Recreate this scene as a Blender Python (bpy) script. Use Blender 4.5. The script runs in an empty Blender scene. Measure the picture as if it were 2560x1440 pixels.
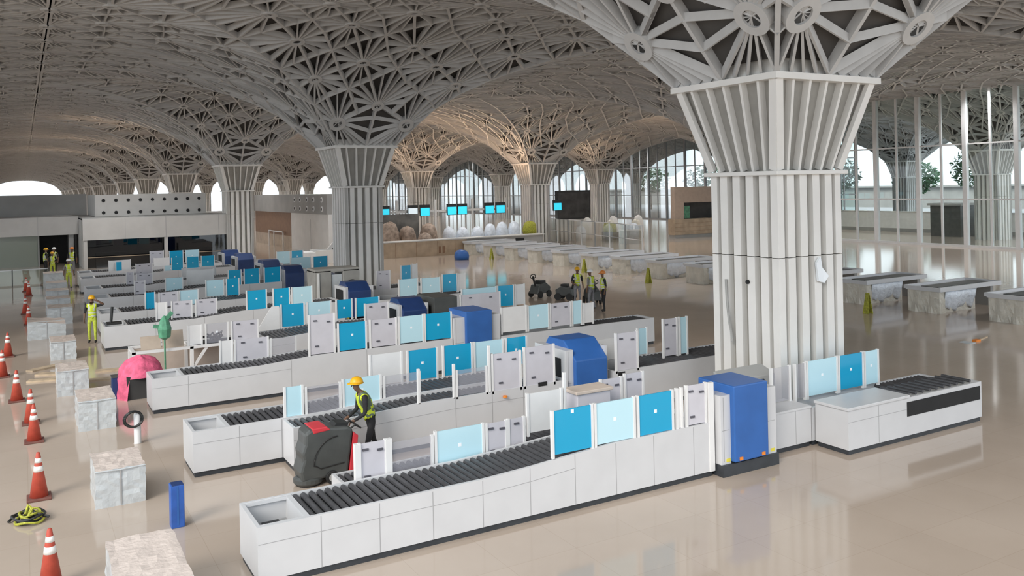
import bpy, bmesh, math, random
from mathutils import Vector, Matrix
random.seed(7)
C = bpy.context.scene.collection
SC = bpy.context.scene
PI = math.pi
# ------------------------------------------------------------------ camera
F_PX, YAW, CY, ROLL = 2132.6, math.radians(29.892), 467.94, math.radians(-1.257)
CAM_H = 5.5
cam = bpy.data.objects.new('camera', bpy.data.cameras.new('camera'))
C.objects.link(cam)
cam.data.sensor_fit = 'HORIZONTAL'; cam.data.sensor_width = 36.0
cam.data.lens = F_PX / 2560 * 36.0
cam.data.shift_x = 0.0
cam.data.shift_y = 0.0
cam.data.clip_end = 2000
fwd = Vector((math.sin(YAW), math.cos(YAW), 0)); rgt = Vector((math.cos(YAW), -math.sin(YAW), 0)); upv = Vector((0, 0, 1))
r2 = math.cos(ROLL) * rgt + math.sin(-ROLL) * -1 * -1 * upv * 1.0
u2 = -math.sin(-ROLL) * rgt + math.cos(ROLL) * upv
r2 = math.cos(-ROLL) * rgt - math.sin(-ROLL) * upv
u2 = math.sin(-ROLL) * rgt + math.cos(-ROLL) * upv
cam.matrix_world = Matrix(((r2.x, u2.x, -fwd.x, 0), (r2.y, u2.y, -fwd.y, 0), (r2.z, u2.z, -fwd.z, CAM_H), (0, 0, 0, 1)))
cam.data.shift_y = (CY - 720) / 2560.0
SC.camera = cam
# ------------------------------------------------------------------ light and exposure
w = bpy.data.worlds.new('world'); SC.world = w; w.use_nodes = True
bg = w.node_tree.nodes['Background']
bg.inputs[0].default_value = (0.86, 0.935, 1.0, 1); bg.inputs[1].default_value = 1.75
SC.view_settings.view_transform = 'Standard'
SC.view_settings.look = 'None'
SC.view_settings.gamma = 1.0
SC.view_settings.exposure = 0.0
SC.cycles.use_denoising = True
SC.cycles.max_bounces = 8
SC.cycles.diffuse_bounces = 4
SC.cycles.transparent_max_bounces = 24
SC.cycles.caustics_reflective = False; SC.cycles.caustics_refractive = False
sun = bpy.data.objects.new('sun', bpy.data.lights.new('sun', 'SUN')); C.objects.link(sun)
sun.data.energy = 2.2; sun.data.angle = math.radians(25); sun.data.color = (1.0, 0.93, 0.84)
SUN_DIR = Vector((0.80, 0.50, -0.62))          # the way the light travels: in from the open left side
sun.rotation_euler = SUN_DIR.to_track_quat('-Z', 'Y').to_euler()

# ------------------------------------------------------------------ materials
def mat(name, col, rough=0.5, metal=0.0, noise=0.0, nscale=3.0, bump=0.0, bscale=20.0, emit=None, spec=0.5, dark=None):
    m = bpy.data.materials.new(name); m.use_nodes = True
    nt = m.node_tree; b = nt.nodes['Principled BSDF']
    b.inputs['Roughness'].default_value = rough; b.inputs['Metallic'].default_value = metal
    b.inputs['Specular IOR Level'].default_value = spec
    b.inputs['Base Color'].default_value = (*col, 1)
    if noise > 0 or dark:
        tc = nt.nodes.new('ShaderNodeTexCoord'); n = nt.nodes.new('ShaderNodeTexNoise')
        n.inputs['Scale'].default_value = nscale; n.inputs['Detail'].default_value = 4
        nt.links.new(tc.outputs['Object'], n.inputs['Vector'])
        r = nt.nodes.new('ShaderNodeValToRGB')
        lo = dark if dark else tuple(c * (1 - noise) for c in col); hi = tuple(min(1, c * (1 + noise * 0.6)) for c in col)
        r.color_ramp.elements[0].position = 0.35; r.color_ramp.elements[1].position = 0.65
        r.color_ramp.elements[0].color = (*lo, 1); r.color_ramp.elements[1].color = (*hi, 1)
        nt.links.new(n.outputs['Fac'], r.inputs['Fac']); nt.links.new(r.outputs['Color'], b.inputs['Base Color'])
    if bump > 0:
        tc = nt.nodes.new('ShaderNodeTexCoord'); n = nt.nodes.new('ShaderNodeTexNoise')
        n.inputs['Scale'].default_value = bscale; n.inputs['Detail'].default_value = 3
        nt.links.new(tc.outputs['Object'], n.inputs['Vector'])
        bp = nt.nodes.new('ShaderNodeBump'); bp.inputs['Strength'].default_value = bump; bp.inputs['Distance'].default_value = 0.05
        nt.links.new(n.outputs['Fac'], bp.inputs['Height']); nt.links.new(bp.outputs['Normal'], b.inputs['Normal'])
    if emit:
        b.inputs['Emission Color'].default_value = (*col, 1); b.inputs['Emission Strength'].default_value = emit
    return m

def sheer(name, col, clear, rough=0.15, tint=(1, 1, 1)):
    """acrylic or glass: part body colour, part see-through, with a clear-coat reflection"""
    m = bpy.data.materials.new(name); m.use_nodes = True
    nt = m.node_tree; b = nt.nodes['Principled BSDF']; out = nt.nodes['Material Output']
    b.inputs['Base Color'].default_value = (*col, 1); b.inputs['Roughness'].default_value = rough
    t = nt.nodes.new('ShaderNodeBsdfTransparent'); t.inputs[0].default_value = (*tint, 1)
    mx = nt.nodes.new('ShaderNodeMixShader'); mx.inputs[0].default_value = clear
    nt.links.new(b.outputs[0], mx.inputs[1]); nt.links.new(t.outputs[0], mx.inputs[2]); nt.links.new(mx.outputs[0], out.inputs[0])
    return m

def glass(name, tint, base=0.04):
    m = bpy.data.materials.new(name); m.use_nodes = True
    nt = m.node_tree; out = nt.nodes['Material Output']; nt.nodes.remove(nt.nodes['Principled BSDF'])
    t = nt.nodes.new('ShaderNodeBsdfTransparent'); t.inputs[0].default_value = (*tint, 1)
    g = nt.nodes.new('ShaderNodeBsdfGlossy'); g.inputs['Roughness'].default_value = 0.02
    lw = nt.nodes.new('ShaderNodeLayerWeight'); lw.inputs[0].default_value = 0.25
    mt = nt.nodes.new('ShaderNodeMath'); mt.operation = 'MULTIPLY_ADD'; mt.inputs[1].default_value = 0.5; mt.inputs[2].default_value = base
    mx = nt.nodes.new('ShaderNodeMixShader')
    nt.links.new(lw.outputs['Fresnel'], mt.inputs[0]); nt.links.new(mt.outputs[0], mx.inputs[0])
    nt.links.new(t.outputs[0], mx.inputs[1]); nt.links.new(g.outputs[0], mx.inputs[2]); nt.links.new(mx.outputs[0], out.inputs[0])
    return m

def floor_mat():
    m = bpy.data.materials.new('polished_stone'); m.use_nodes = True
    nt = m.node_tree; b = nt.nodes['Principled BSDF']
    tc = nt.nodes.new('ShaderNodeTexCoord')
    n = nt.nodes.new('ShaderNodeTexNoise'); n.inputs['Scale'].default_value = 0.35; n.inputs['Detail'].default_value = 6
    nt.links.new(tc.outputs['Object'], n.inputs['Vector'])
    r = nt.nodes.new('ShaderNodeValToRGB')
    r.color_ramp.elements[0].position = 0.3; r.color_ramp.elements[1].position = 0.7
    r.color_ramp.elements[0].color = (0.46, 0.375, 0.305, 1); r.color_ramp.elements[1].color = (0.53, 0.44, 0.365, 1)
    nt.links.new(n.outputs['Fac'], r.inputs['Fac'])
    br = nt.nodes.new('ShaderNodeTexBrick'); br.offset = 0.0; br.inputs['Scale'].default_value = 1.0
    br.inputs['Brick Width'].default_value = 1.2; br.inputs['Row Height'].default_value = 1.2
    br.inputs['Mortar Size'].default_value = 0.004; br.inputs['Color1'].default_value = (1, 1, 1, 1); br.inputs['Color2'].default_value = (0.97, 0.97, 0.97, 1)
    br.inputs['Mortar'].default_value = (0.86, 0.84, 0.82, 1)
    nt.links.new(tc.outputs['Object'], br.inputs['Vector'])
    mx = nt.nodes.new('ShaderNodeMix'); mx.data_type = 'RGBA'; mx.blend_type = 'MULTIPLY'; mx.inputs[0].default_value = 1.0
    nt.links.new(r.outputs['Color'], mx.inputs[6]); nt.links.new(br.outputs['Color'], mx.inputs[7])
    nt.links.new(mx.outputs[2], b.inputs['Base Color'])
    b.inputs['Roughness'].default_value = 0.09; b.inputs['Specular IOR Level'].default_value = 0.5
    return m

M = dict(
    floor=floor_mat(),
    white=mat('white_laminate', (0.62, 0.625, 0.64), 0.35, noise=0.03, nscale=2),
    seam=mat('joint_shadow_grey', (0.36, 0.36, 0.37), 0.6),
    plinth=mat('charcoal_plinth', (0.038, 0.043, 0.05), 0.5, noise=0.2),
    roller=mat('dark_roller_rubber', (0.06, 0.06, 0.065), 0.45, noise=0.2, nscale=8),
    pan=mat('dark_steel_pan', (0.03, 0.03, 0.032), 0.6, noise=0.2),
    steel=mat('brushed_steel', (0.5, 0.5, 0.5), 0.35, metal=0.6, noise=0.1),
    teal=sheer('teal_acrylic', (0.015, 0.40, 0.68), 0.10),
    light=sheer('pale_blue_acrylic', (0.58, 0.85, 0.95), 0.10),
    clear=sheer('clear_acrylic', (0.50, 0.50, 0.56), 0.72),
    grey=mat('lilac_grey_panel', (0.60, 0.59, 0.64), 0.4, noise=0.04),
    post=mat('white_post_paint', (0.78, 0.78, 0.78), 0.4, noise=0.03),
    dot=mat('cool_white', (0.9, 0.95, 1.0), 0.5, noise=0.02),
    latch=mat('dark_latch', (0.10, 0.10, 0.12), 0.4, noise=0.1),
    blue=mat('scanner_blue', (0.03, 0.125, 0.40), 0.4, noise=0.08, nscale=2),
    navy=mat('scanner_navy', (0.018, 0.045, 0.15), 0.4, noise=0.1),
    black=mat('black_opening', (0.012, 0.012, 0.013), 0.7, noise=0.2),
    yellow=mat('yellow_sticker', (0.75, 0.65, 0.08), 0.5, noise=0.05),
    orange=mat('orange_button', (0.8, 0.25, 0.03), 0.5, noise=0.05),
    beige=mat('beige_panel', (0.62, 0.53, 0.46), 0.6, noise=0.06),
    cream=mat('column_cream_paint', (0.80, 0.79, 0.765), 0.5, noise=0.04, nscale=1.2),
    recess=mat('recess_shade_housing_grey', (0.33, 0.32, 0.295), 0.6, noise=0.08),  # dark tone puts shade between column flutes and fins; also scanner housing grey
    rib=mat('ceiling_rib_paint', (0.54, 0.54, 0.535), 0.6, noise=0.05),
    coffer=mat('ceiling_coffer_shade', (0.075, 0.07, 0.066), 0.7, noise=0.2, nscale=0.6),  # near-black, so the shade between the ribs is in the colour
    mullion=mat('mullion_white', (0.72, 0.73, 0.74), 0.4, noise=0.03),
    mullion_grey=mat('mullion_grey', (0.30, 0.31, 0.32), 0.4, noise=0.05),
    glass=glass('facade_glass', (0.86, 0.94, 0.93)),
    rail_glass=glass('railing_glass', (0.84, 0.88, 0.84), 0.08),
    darkglass=glass('dark_office_glass', (0.35, 0.38, 0.40), 0.08),
    wallpale=mat('pale_wall_panel', (0.60, 0.59, 0.57), 0.6, noise=0.05, nscale=1),
    wallgreen=sheer('green_grey_glass', (0.30, 0.33, 0.28), 0.15),
    wallgrey=mat('grey_plaster', (0.38, 0.38, 0.37), 0.7, noise=0.08, nscale=0.7),
    brown=mat('brown_wall_panel', (0.26, 0.15, 0.09), 0.6, noise=0.1),
    tan=mat('tan_counter_veneer', (0.44, 0.34, 0.24), 0.5, noise=0.15, nscale=1.5),
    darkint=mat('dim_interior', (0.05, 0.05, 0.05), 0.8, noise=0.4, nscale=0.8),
    wrap=mat('plastic_wrap_grey', (0.53, 0.56, 0.575), 0.25, noise=0.05, nscale=3, bump=0.25, bscale=12),
    wraptop=mat('plastic_wrap_top', (0.72, 0.62, 0.56), 0.25, noise=0.08, nscale=3, bump=0.3, bscale=12),
    wraptan=mat('plastic_wrap_tan', (0.66, 0.63, 0.55), 0.3, noise=0.08, nscale=3, bump=0.7, bscale=6),
    wrapbrown=mat('brown_wrapped_roll', (0.36, 0.27, 0.21), 0.6, noise=0.4, nscale=3, bump=0.8, bscale=5),
    sheet=mat('clear_plastic_sheet', (0.78, 0.84, 0.92), 0.2, noise=0.10, nscale=4, bump=0.8, bscale=7),
    cone=mat('cone_orange', (0.50, 0.075, 0.045), 0.5, noise=0.12, nscale=9),
    band=mat('cone_white_band', (0.86, 0.84, 0.80), 0.4, noise=0.05),
    conebase=mat('cone_base_maroon', (0.17, 0.07, 0.055), 0.7, noise=0.2),
    carton=mat('blue_carton', (0.03, 0.11, 0.42), 0.45, noise=0.15, nscale=5),
    cable=mat('black_cable', (0.02, 0.022, 0.022), 0.5, noise=0.2),
    lime=mat('lime_rope', (0.42, 0.42, 0.05), 0.7, noise=0.35, nscale=12),
    pink=mat('pink_fabric', (0.75, 0.13, 0.24), 0.8, noise=0.25, nscale=6, bump=0.5, bscale=10),
    green=mat('green_plastic', (0.10, 0.32, 0.19), 0.4, noise=0.3, nscale=6),
    wood=mat('pale_wood', (0.55, 0.43, 0.30), 0.7, noise=0.2, nscale=4),
    cardboard=mat('brown_cardboard', (0.45, 0.37, 0.30), 0.8, noise=0.1),
    machine=mat('scrubber_grey', (0.075, 0.08, 0.078), 0.45, noise=0.15, nscale=3),
    red=mat('scrubber_red', (0.62, 0.045, 0.06), 0.4, noise=0.1),
    rubber=mat('black_rubber', (0.02, 0.02, 0.02), 0.6, noise=0.2),
    skin=mat('skin', (0.17, 0.09, 0.055), 0.5, noise=0.12, nscale=12),
    shirt=mat('black_shirt', (0.018, 0.018, 0.02), 0.8, noise=0.3, nscale=14),
    greyshirt=mat('grey_shirt', (0.24, 0.23, 0.22), 0.8, noise=0.2, nscale=14),
    trousers=mat('black_trousers', (0.014, 0.014, 0.016), 0.8, noise=0.3, nscale=14),
    greytrousers=mat('grey_trousers', (0.22, 0.22, 0.24), 0.8, noise=0.2, nscale=14),
    limetrousers=mat('lime_trousers', (0.52, 0.60, 0.07), 0.8, noise=0.2, nscale=14),
    shoe=mat('black_shoe', (0.012, 0.012, 0.012), 0.5, noise=0.2),
    vest=mat('lime_vest', (0.60, 0.72, 0.04), 0.7, noise=0.15, nscale=14),
    stripe=mat('silver_stripe', (0.62, 0.66, 0.60), 0.3, noise=0.1),
    darkstripe=mat('dark_reflective_stripe', (0.10, 0.14, 0.09), 0.4, noise=0.1),
    hat_yellow=mat('yellow_hard_hat', (0.80, 0.42, 0.012), 0.35, noise=0.08),
    hat_white=mat('white_hard_hat', (0.85, 0.85, 0.85), 0.35, noise=0.03),
    hat_orange=mat('orange_hard_hat', (0.72, 0.24, 0.05), 0.35, noise=0.08),
    eye=mat('eye_dark', (0.01, 0.01, 0.01), 0.2, noise=0.1),
    screen=mat('cyan_screen', (0.03, 0.55, 0.72), 0.3, emit=0.9),
    screenwhite=mat('white_screen', (0.65, 0.75, 0.80), 0.3, emit=0.6),
    road=mat('outdoor_concrete', (0.45, 0.45, 0.46), 0.8, noise=0.1, nscale=0.5),
    parapet=mat('white_parapet', (0.85, 0.85, 0.85), 0.7, noise=0.04),
    leaf=mat('tree_leaf', (0.12, 0.24, 0.13), 0.8, noise=0.4, nscale=1),
    bark=mat('tree_bark', (0.12, 0.09, 0.06), 0.9, noise=0.3),
    dimwall=mat('dim_stock_wall', (0.15, 0.145, 0.135), 0.8, noise=0.4, nscale=0.9),
    kiosk=mat('kiosk_beige', (0.46, 0.36, 0.29), 0.6, noise=0.06),
)

# ------------------------------------------------------------------ mesh helpers
class B:
    def __init__(s): s.v = []; s.f = []; s.m = []; s.smooth = False
    def add(s, vs, fs, m=0):
        o = len(s.v); s.v += [Vector(p) for p in vs]
        for f in fs: s.f.append([o + i for i in f]); s.m.append(m)
        return s
    def box(s, x0, x1, y0, y1, z0, z1, m=0):
        return s.add([(x0, y0, z0), (x1, y0, z0), (x1, y1, z0), (x0, y1, z0), (x0, y0, z1), (x1, y0, z1), (x1, y1, z1), (x0, y1, z1)],
                     [(3, 2, 1, 0), (4, 5, 6, 7), (0, 1, 5, 4), (1, 2, 6, 5), (2, 3, 7, 6), (3, 0, 4, 7)], m)
    def prism_xz(s, poly, y0, y1, m=0):
        n = len(poly); vs = [(x, y0, z) for x, z in poly] + [(x, y1, z) for x, z in poly]
        return s.add(vs, [list(range(n)), list(range(2 * n - 1, n - 1, -1))] + [((i + 1) % n, i, n + i, n + (i + 1) % n) for i in range(n)], m)
    def prism_yz(s, poly, x0, x1, m=0):
        n = len(poly); vs = [(x0, y, z) for y, z in poly] + [(x1, y, z) for y, z in poly]
        return s.add(vs, [list(range(n))[::-1], list(range(n, 2 * n))] + [(i, (i + 1) % n, n + (i + 1) % n, n + i) for i in range(n)], m)
    def beam(s, p, q, wd, h, up=(0, 0, 1), m=0, below=0.0):
        """bar from p to q, wd wide, h deep along up, starting 'below' under the line"""
        p, q = Vector(p), Vector(q); d = q - p
        if d.length < 1e-4: return s
        d.normalize(); up = Vector(up); side = d.cross(up)
        if side.length < 1e-4: side = d.cross(Vector((1, 0, 0)))
        side.normalize(); u = side.cross(d).normalized()
        a, bb = side * wd / 2, u
        vs = []
        for e in (p, q):
            vs += [e - a - bb * below, e + a - bb * below, e + a + bb * (h - below), e - a + bb * (h - below)]
        return s.add(vs, [(3, 2, 1, 0), (4, 5, 6, 7), (0, 1, 5, 4), (1, 2, 6, 5), (2, 3, 7, 6), (3, 0, 4, 7)], m)
    def cyl(s, p, q, r, n=10, m=0, r2=None, caps=True):
        p, q = Vector(p), Vector(q); d = (q - p).normalized()
        a = d.orthogonal().normalized(); b = d.cross(a); r2 = r if r2 is None else r2
        vs = [p + (a * math.cos(2 * PI * i / n) + b * math.sin(2 * PI * i / n)) * r for i in range(n)]
        vs += [q + (a * math.cos(2 * PI * i / n) + b * math.sin(2 * PI * i / n)) * r2 for i in range(n)]
        fs = [(i, (i + 1) % n, n + (i + 1) % n, n + i) for i in range(n)]
        if caps: fs += [list(range(n))[::-1], list(range(n, 2 * n))]
        return s.add(vs, fs, m)
    def tube(s, path, r, n=6, m=0):
        path = [Vector(p) for p in path]; rings = []
        for k, p in enumerate(path):
            d = (path[min(k + 1, len(path) - 1)] - path[max(k - 1, 0)]).normalized()
            a = d.cross(Vector((0.13, 0.21, 0.97))).normalized(); b = d.cross(a)
            rings.append([p + (a * math.cos(2 * PI * i / n) + b * math.sin(2 * PI * i / n)) * r for i in range(n)])
        vs = [v for rg in rings for v in rg]; fs = []
        for k in range(len(path) - 1):
            fs += [(k * n + i, k * n + (i + 1) % n, (k + 1) * n + (i + 1) % n, (k + 1) * n + i) for i in range(n)]
        fs += [list(range(n))[::-1], list(range((len(path) - 1) * n, len(path) * n))]
        return s.add(vs, fs, m)
    def lathe(s, prof, c=(0, 0, 0), n=20, m=0, sx=1, sy=1):
        c = Vector(c); k = len(prof); vs = []
        for r, z in prof: vs += [c + Vector((r * math.cos(2 * PI * i / n) * sx, r * math.sin(2 * PI * i / n) * sy, z)) for i in range(n)]
        fs = []
        for j in range(k - 1): fs += [(j * n + i, j * n + (i + 1) % n, (j + 1) * n + (i + 1) % n, (j + 1) * n + i) for i in range(n)]
        if prof[0][0] > 1e-4: fs.append(list(range(n))[::-1])
        if prof[-1][0] > 1e-4: fs.append(list(range((k - 1) * n, k * n)))
        return s.add(vs, fs, m)

OFF = {}
def obj(name, b, mats, parent=None, label=None, bevel=0.0, smooth=False, kind=None):
    me = bpy.data.meshes.new(name)
    o0 = OFF.get(parent.name, Vector((0, 0, 0))) if parent else Vector((0, 0, 0))
    me.from_pydata([tuple(v - o0) for v in b.v], [], b.f)
    if not isinstance(mats, (list, tuple)): mats = [mats]
    for m in mats: me.materials.append(M[m] if isinstance(m, str) else m)
    for p, mi in zip(me.polygons, b.m): p.material_index = mi; p.use_smooth = smooth
    o = bpy.data.objects.new(name, me); C.objects.link(o)
    if parent: o.parent = parent; OFF[o.name] = o0
    if label: o['label'] = label
    if kind: o['kind'] = kind
    if bevel > 0:
        bv = o.modifiers.new('bevel', 'BEVEL'); bv.width = bevel; bv.segments = 2; bv.limit_method = 'ANGLE'
    return o
def thing(name, label, cat, loc=(0, 0, 0), group=None, rz=0.0, world=True):
    """an Empty at the thing's base; with world=True its parts are written in world coordinates"""
    o = bpy.data.objects.new(name, None); C.objects.link(o); o.location = loc; o.rotation_euler = (0, 0, rz)
    o.empty_display_size = 0.2
    o['label'] = label; o['category'] = cat
    if group: o['group'] = group
    OFF[o.name] = Vector(loc) if world else Vector((0, 0, 0))
    return o
def tag(o, label, cat, group=None):
    o['label'] = label; o['category'] = cat
    if group: o['group'] = group
    return o
def struct(name, b, mats, bevel=0.0):
    return obj(name, b, mats, kind='structure', bevel=bevel)
def copy_tree(o, loc=None, rz=None, parent=None, label=None):
    c = o.copy(); C.objects.link(c)
    if parent: c.parent = parent
    if loc is not None: c.location = loc
    if rz is not None: c.rotation_euler = (0, 0, rz)
    if label: c['label'] = label
    for ch in list(o.children): copy_tree(ch, parent=c)
    return c
def interp(x, P):
    if x <= P[0][0]: return P[0][1]
    for (a, b), (c, d) in zip(P, P[1:]):
        if x <= c: return b + (d - b) * (x - a) / (c - a)
    return P[-1][1]

# ------------------------------------------------------------------ the hall: floor, ceiling vaults, columns
X1, Y1, SX, SY = 15.59, 14.536, 29.079, 29.299
HX, HY = SX / 2, SY / 2
struct('floor', B().box(-60, 88, -40, 470, -0.2, 0.0), 'floor')
struct('outside_ground', B().box(88, 400, -100, 470, -0.35, -0.15), 'road')

G = [(1.04, 5.7), (1.63, 7.8), (2.52, 8.88), (3.3, 9.75), (4.8, 10.75), (6.39, 11.4), (8.05, 11.95), (10.1, 12.35), (12.4, 12.55), (14.6, 12.6), (20, 12.6)]
def gz(m): return interp(m, G)
def ceiling_tile():
    """one vault bay round a column: star ribs round ring nodes over a coffered soffit"""
    rib = B(); sof = B(); seen = set(); rings = {}
    VI = [0, 1.85, 3.65, 5.35, 7.2, 9.0, 10.9]
    MM = {(1, 1): 2.52, (1, 0): 3.3, (2, 2): 4.8, (2, 1): 6.39, (2, 0): 8.05, (3, 3): 7.9, (3, 2): 10.1, (3, 1): 12.4, (3, 0): 14.6,
          (4, 4): 10.6, (4, 3): 12.6, (4, 2): 14.6, (5, 5): 12.6, (5, 4): 14.6, (6, 6): 14.6}
    kx, ky = HX / 14.6, HY / 14.6
    def P(v, m, s, dz=0.0):
        x, y = [(v, -m), (m, v), (-v, m), (-m, -v)][s]
        return Vector((x * kx, y * ky, gz(max(abs(v), abs(m))) + dz))
    def N(n, i, s):
        return P(math.copysign(VI[abs(i)], i) if i else 0.0, MM[(n, abs(i))], s)
    def bar(p, q, wd, h=0.24):
        k = tuple(sorted([tuple(round(c, 2) for c in p), tuple(round(c, 2) for c in q)]))
        if k in seen: return
        seen.add(k)
        mid = (p + q) / 2; rib.beam(p, q, wd, h, m=0)
    def star(poly, fine=0.06):
        c = sum(poly, Vector()) / len(poly); c.z = gz(max(abs(c.x / kx), abs(c.y / ky)))
        n = len(poly); es = []
        for a in range(n):
            e = (poly[a] + poly[(a + 1) % n]) / 2; e.z = gz(max(abs(e.x / kx), abs(e.y / ky))); es.append(e)
        for a in range(n):
            bar(poly[a], es[a], 0.12); bar(es[a], poly[(a + 1) % n], 0.12)
            bar(c, es[a], 0.11)
            bar(poly[a], c, fine)
            for e in (es[a], es[a - 1]): bar(poly[a], (c + e) / 2, fine)
    for s in range(4):
        for n in range(1, 6):
            for i in range(-n, n + 1):
                if (n, abs(i)) in MM: rings[tuple(round(c, 2) for c in N(n, i, s))] = (N(n, i, s), n, abs(i))
        for sg in (1, -1):
            for n, i in ((1, 1), (2, 1), (2, 2), (3, 2), (3, 3), (4, 4)):
                star([N(n, i * sg, s), N(n, (i - 1) * sg, s), N(n + 1, i * sg, s), N(n + 1, (i + 1) * sg, s)])
            star([N(3, sg, s), N(3, 0, s), N(4, 2 * sg, s)]); star([N(4, 3 * sg, s), N(4, 2 * sg, s), N(5, 4 * sg, s)])
            star([N(5, 5 * sg, s), N(5, 4 * sg, s), N(6, 6 * sg, s)])
            for k in range(5): bar(N(1, sg, s), P(sg * 1.6 * k / 4, 1.63, s), 0.06, 0.22)
            for k in (1, 2): bar(N(1, sg, s), (N(1, 0, s) * k + P(0, 1.63, s) * (3 - k)) / 3, 0.05, 0.2)
        star([N(1, 0, s), N(2, 1, s), N(2, 0, s), N(2, -1, s)]); star([N(2, 0, s), N(3, 1, s), N(3, 0, s), N(3, -1, s)])
        bar(P(0, 1.63, s), N(1, 0, s), 0.11); bar(N(1, 1, s), N(1, 0, s), 0.1); bar(N(1, -1, s), N(1, 0, s), 0.1)
        t = (s + 1) % 4
        bar(P(1.63, 1.63, s), P(2.2, 2.2, s), 0.1)
        for n in range(1, 6): star([N(n, n, s), N(n + 1, n + 1, s), N(n + 1, -(n + 1), t), N(n, -n, t)], 0.085)
        star([N(6, 6, s), P(14.6, 14.6, s), N(6, -6, t)])
        for k in range(8):                                   # edge beams along the bay boundary
            bar(P(-14.6 + k * 3.65, 14.55, s), P(-14.6 + (k + 1) * 3.65, 14.55, s), 0.16, 0.34)
        ms = [1.63, 2.1, 2.52, 3.3, 4.0, 4.8, 5.6, 6.39, 8.05, 10.1, 12.4, 14.6]
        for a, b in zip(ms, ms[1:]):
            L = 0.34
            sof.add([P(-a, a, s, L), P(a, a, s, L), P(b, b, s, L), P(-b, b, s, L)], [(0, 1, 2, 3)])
    for p, n, i in rings.values():                           # ring node under every star
        m = max(abs(p.x / kx), abs(p.y / ky)); d = 0.05
        sl = (gz(m + d) - gz(m - d)) / (2 * d)
        ax = Vector((math.copysign(1, p.x), 0, 0)) if abs(p.x / kx) > abs(p.y / ky) else Vector((0, math.copysign(1, p.y), 0))
        nr = (ax * sl - Vector((0, 0, 1))).normalized()      # pointing down into the hall
        R, r = (0.42, 0.22) if n == 1 and i == 1 else (0.33, 0.17)
        a = nr.orthogonal().normalized(); b = nr.cross(a); K = 20; vs = []
        for rr, off in ((R, -0.22), (R, 0.07), (r, 0.07), (r, -0.22)):
            vs += [p + nr * off + (a * math.cos(2 * PI * k / K) + b * math.sin(2 * PI * k / K)) * rr for k in range(K)]
        fs = []
        for j in range(3): fs += [(j * K + k, j * K + (k + 1) % K, (j + 1) * K + (k + 1) % K, (j + 1) * K + k) for k in range(K)]
        rib.add(vs, fs, 0)
        rib.add([v + nr * 0.23 for v in vs[3 * K:]], [list(range(K))], 2)
    full = B(); full.add(rib.v, rib.f); full.m = list(rib.m)
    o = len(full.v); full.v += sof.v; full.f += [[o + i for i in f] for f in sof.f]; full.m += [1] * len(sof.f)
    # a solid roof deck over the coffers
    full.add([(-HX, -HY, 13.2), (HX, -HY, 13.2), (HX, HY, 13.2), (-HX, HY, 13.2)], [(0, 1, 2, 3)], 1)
    return full
tile0 = None
TILES = [(0, j) for j in range(0, 14)] + [(1, j) for j in range(0, 11)] + [(2, j) for j in range(1, 10)] + [(3, j) for j in range(2, 9)] + [(-1, j) for j in range(1, 14)]
for i, j in TILES:
    if tile0 is None:
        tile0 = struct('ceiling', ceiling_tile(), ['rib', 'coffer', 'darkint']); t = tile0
    else:
        t = tile0.copy(); C.objects.link(t)
    t.location = (X1 + i * SX, Y1 + j * SY, 0)

def make_column(label):
    r = thing('column', label, 'column', (0, 0, 0), 'fluted columns of the hall', world=False)
    H = 1.045
    for z0, z1 in ((0.0, 3.77), (3.79, 5.64)):
        b = B(); h = H - 0.15
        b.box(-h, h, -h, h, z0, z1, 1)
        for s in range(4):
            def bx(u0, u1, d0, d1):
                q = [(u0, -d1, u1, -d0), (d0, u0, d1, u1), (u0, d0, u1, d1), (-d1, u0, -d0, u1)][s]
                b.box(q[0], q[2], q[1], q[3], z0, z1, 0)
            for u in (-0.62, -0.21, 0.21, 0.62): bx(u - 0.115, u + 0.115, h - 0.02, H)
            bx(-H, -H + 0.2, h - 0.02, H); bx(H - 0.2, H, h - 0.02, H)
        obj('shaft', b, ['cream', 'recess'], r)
    obj('lower_collar', B().box(-1.17, 1.17, -1.17, 1.17, 5.64, 5.74), 'cream', r, bevel=0.02)
    b = B(); z0, z1, a0, a1 = 5.74, 7.70, 1.07, 1.60
    q = [(-1, -1), (1, -1), (1, 1), (-1, 1)]
    d = 0.17
    b.add([(x * (a0 - d), y * (a0 - d), z0) for x, y in q] + [(x * (a1 - d), y * (a1 - d), z1) for x, y in q],
          [(i, (i + 1) % 4, 4 + (i + 1) % 4, 4 + i) for i in range(4)], 1)
    for s in range(4):
        for k in range(-3, 4):
            u = k / 3.0; e = 0.97 if abs(k) == 3 else 1
            def pt(a, z):
                v = u * a * e
                return [(v, -a, z), (a, v, z), (-v, a, z), (-a, -v, z)][s]
            out = [Vector((0, -1, 0)), Vector((1, 0, 0)), Vector((0, 1, 0)), Vector((-1, 0, 0))][s]
            p, qq = Vector(pt(a0, z0)), Vector(pt(a1, z1))
            b.beam(p, qq, 0.075 if abs(k) < 3 else 0.11, 0.20, up=-out)
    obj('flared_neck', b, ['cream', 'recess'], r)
    obj('upper_collar', B().box(-1.70, 1.70, -1.70, 1.70, 7.70, 7.84).box(-1.55, 1.55, -1.55, 1.55, 7.84, 8.3), 'cream', r)
    return r
ORD = ['first', 'second', 'third', 'fourth', 'fifth', 'sixth', 'seventh', 'eighth', 'ninth', 'tenth', 'eleventh', 'twelfth', 'thirteenth', 'fourteenth']
col0 = None
COLS = [(0, j) for j in range(0, 14)] + [(1, j) for j in range(1, 10)] + [(2, j) for j in range(1, 10)] + [(3, j) for j in range(2, 9)]
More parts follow.
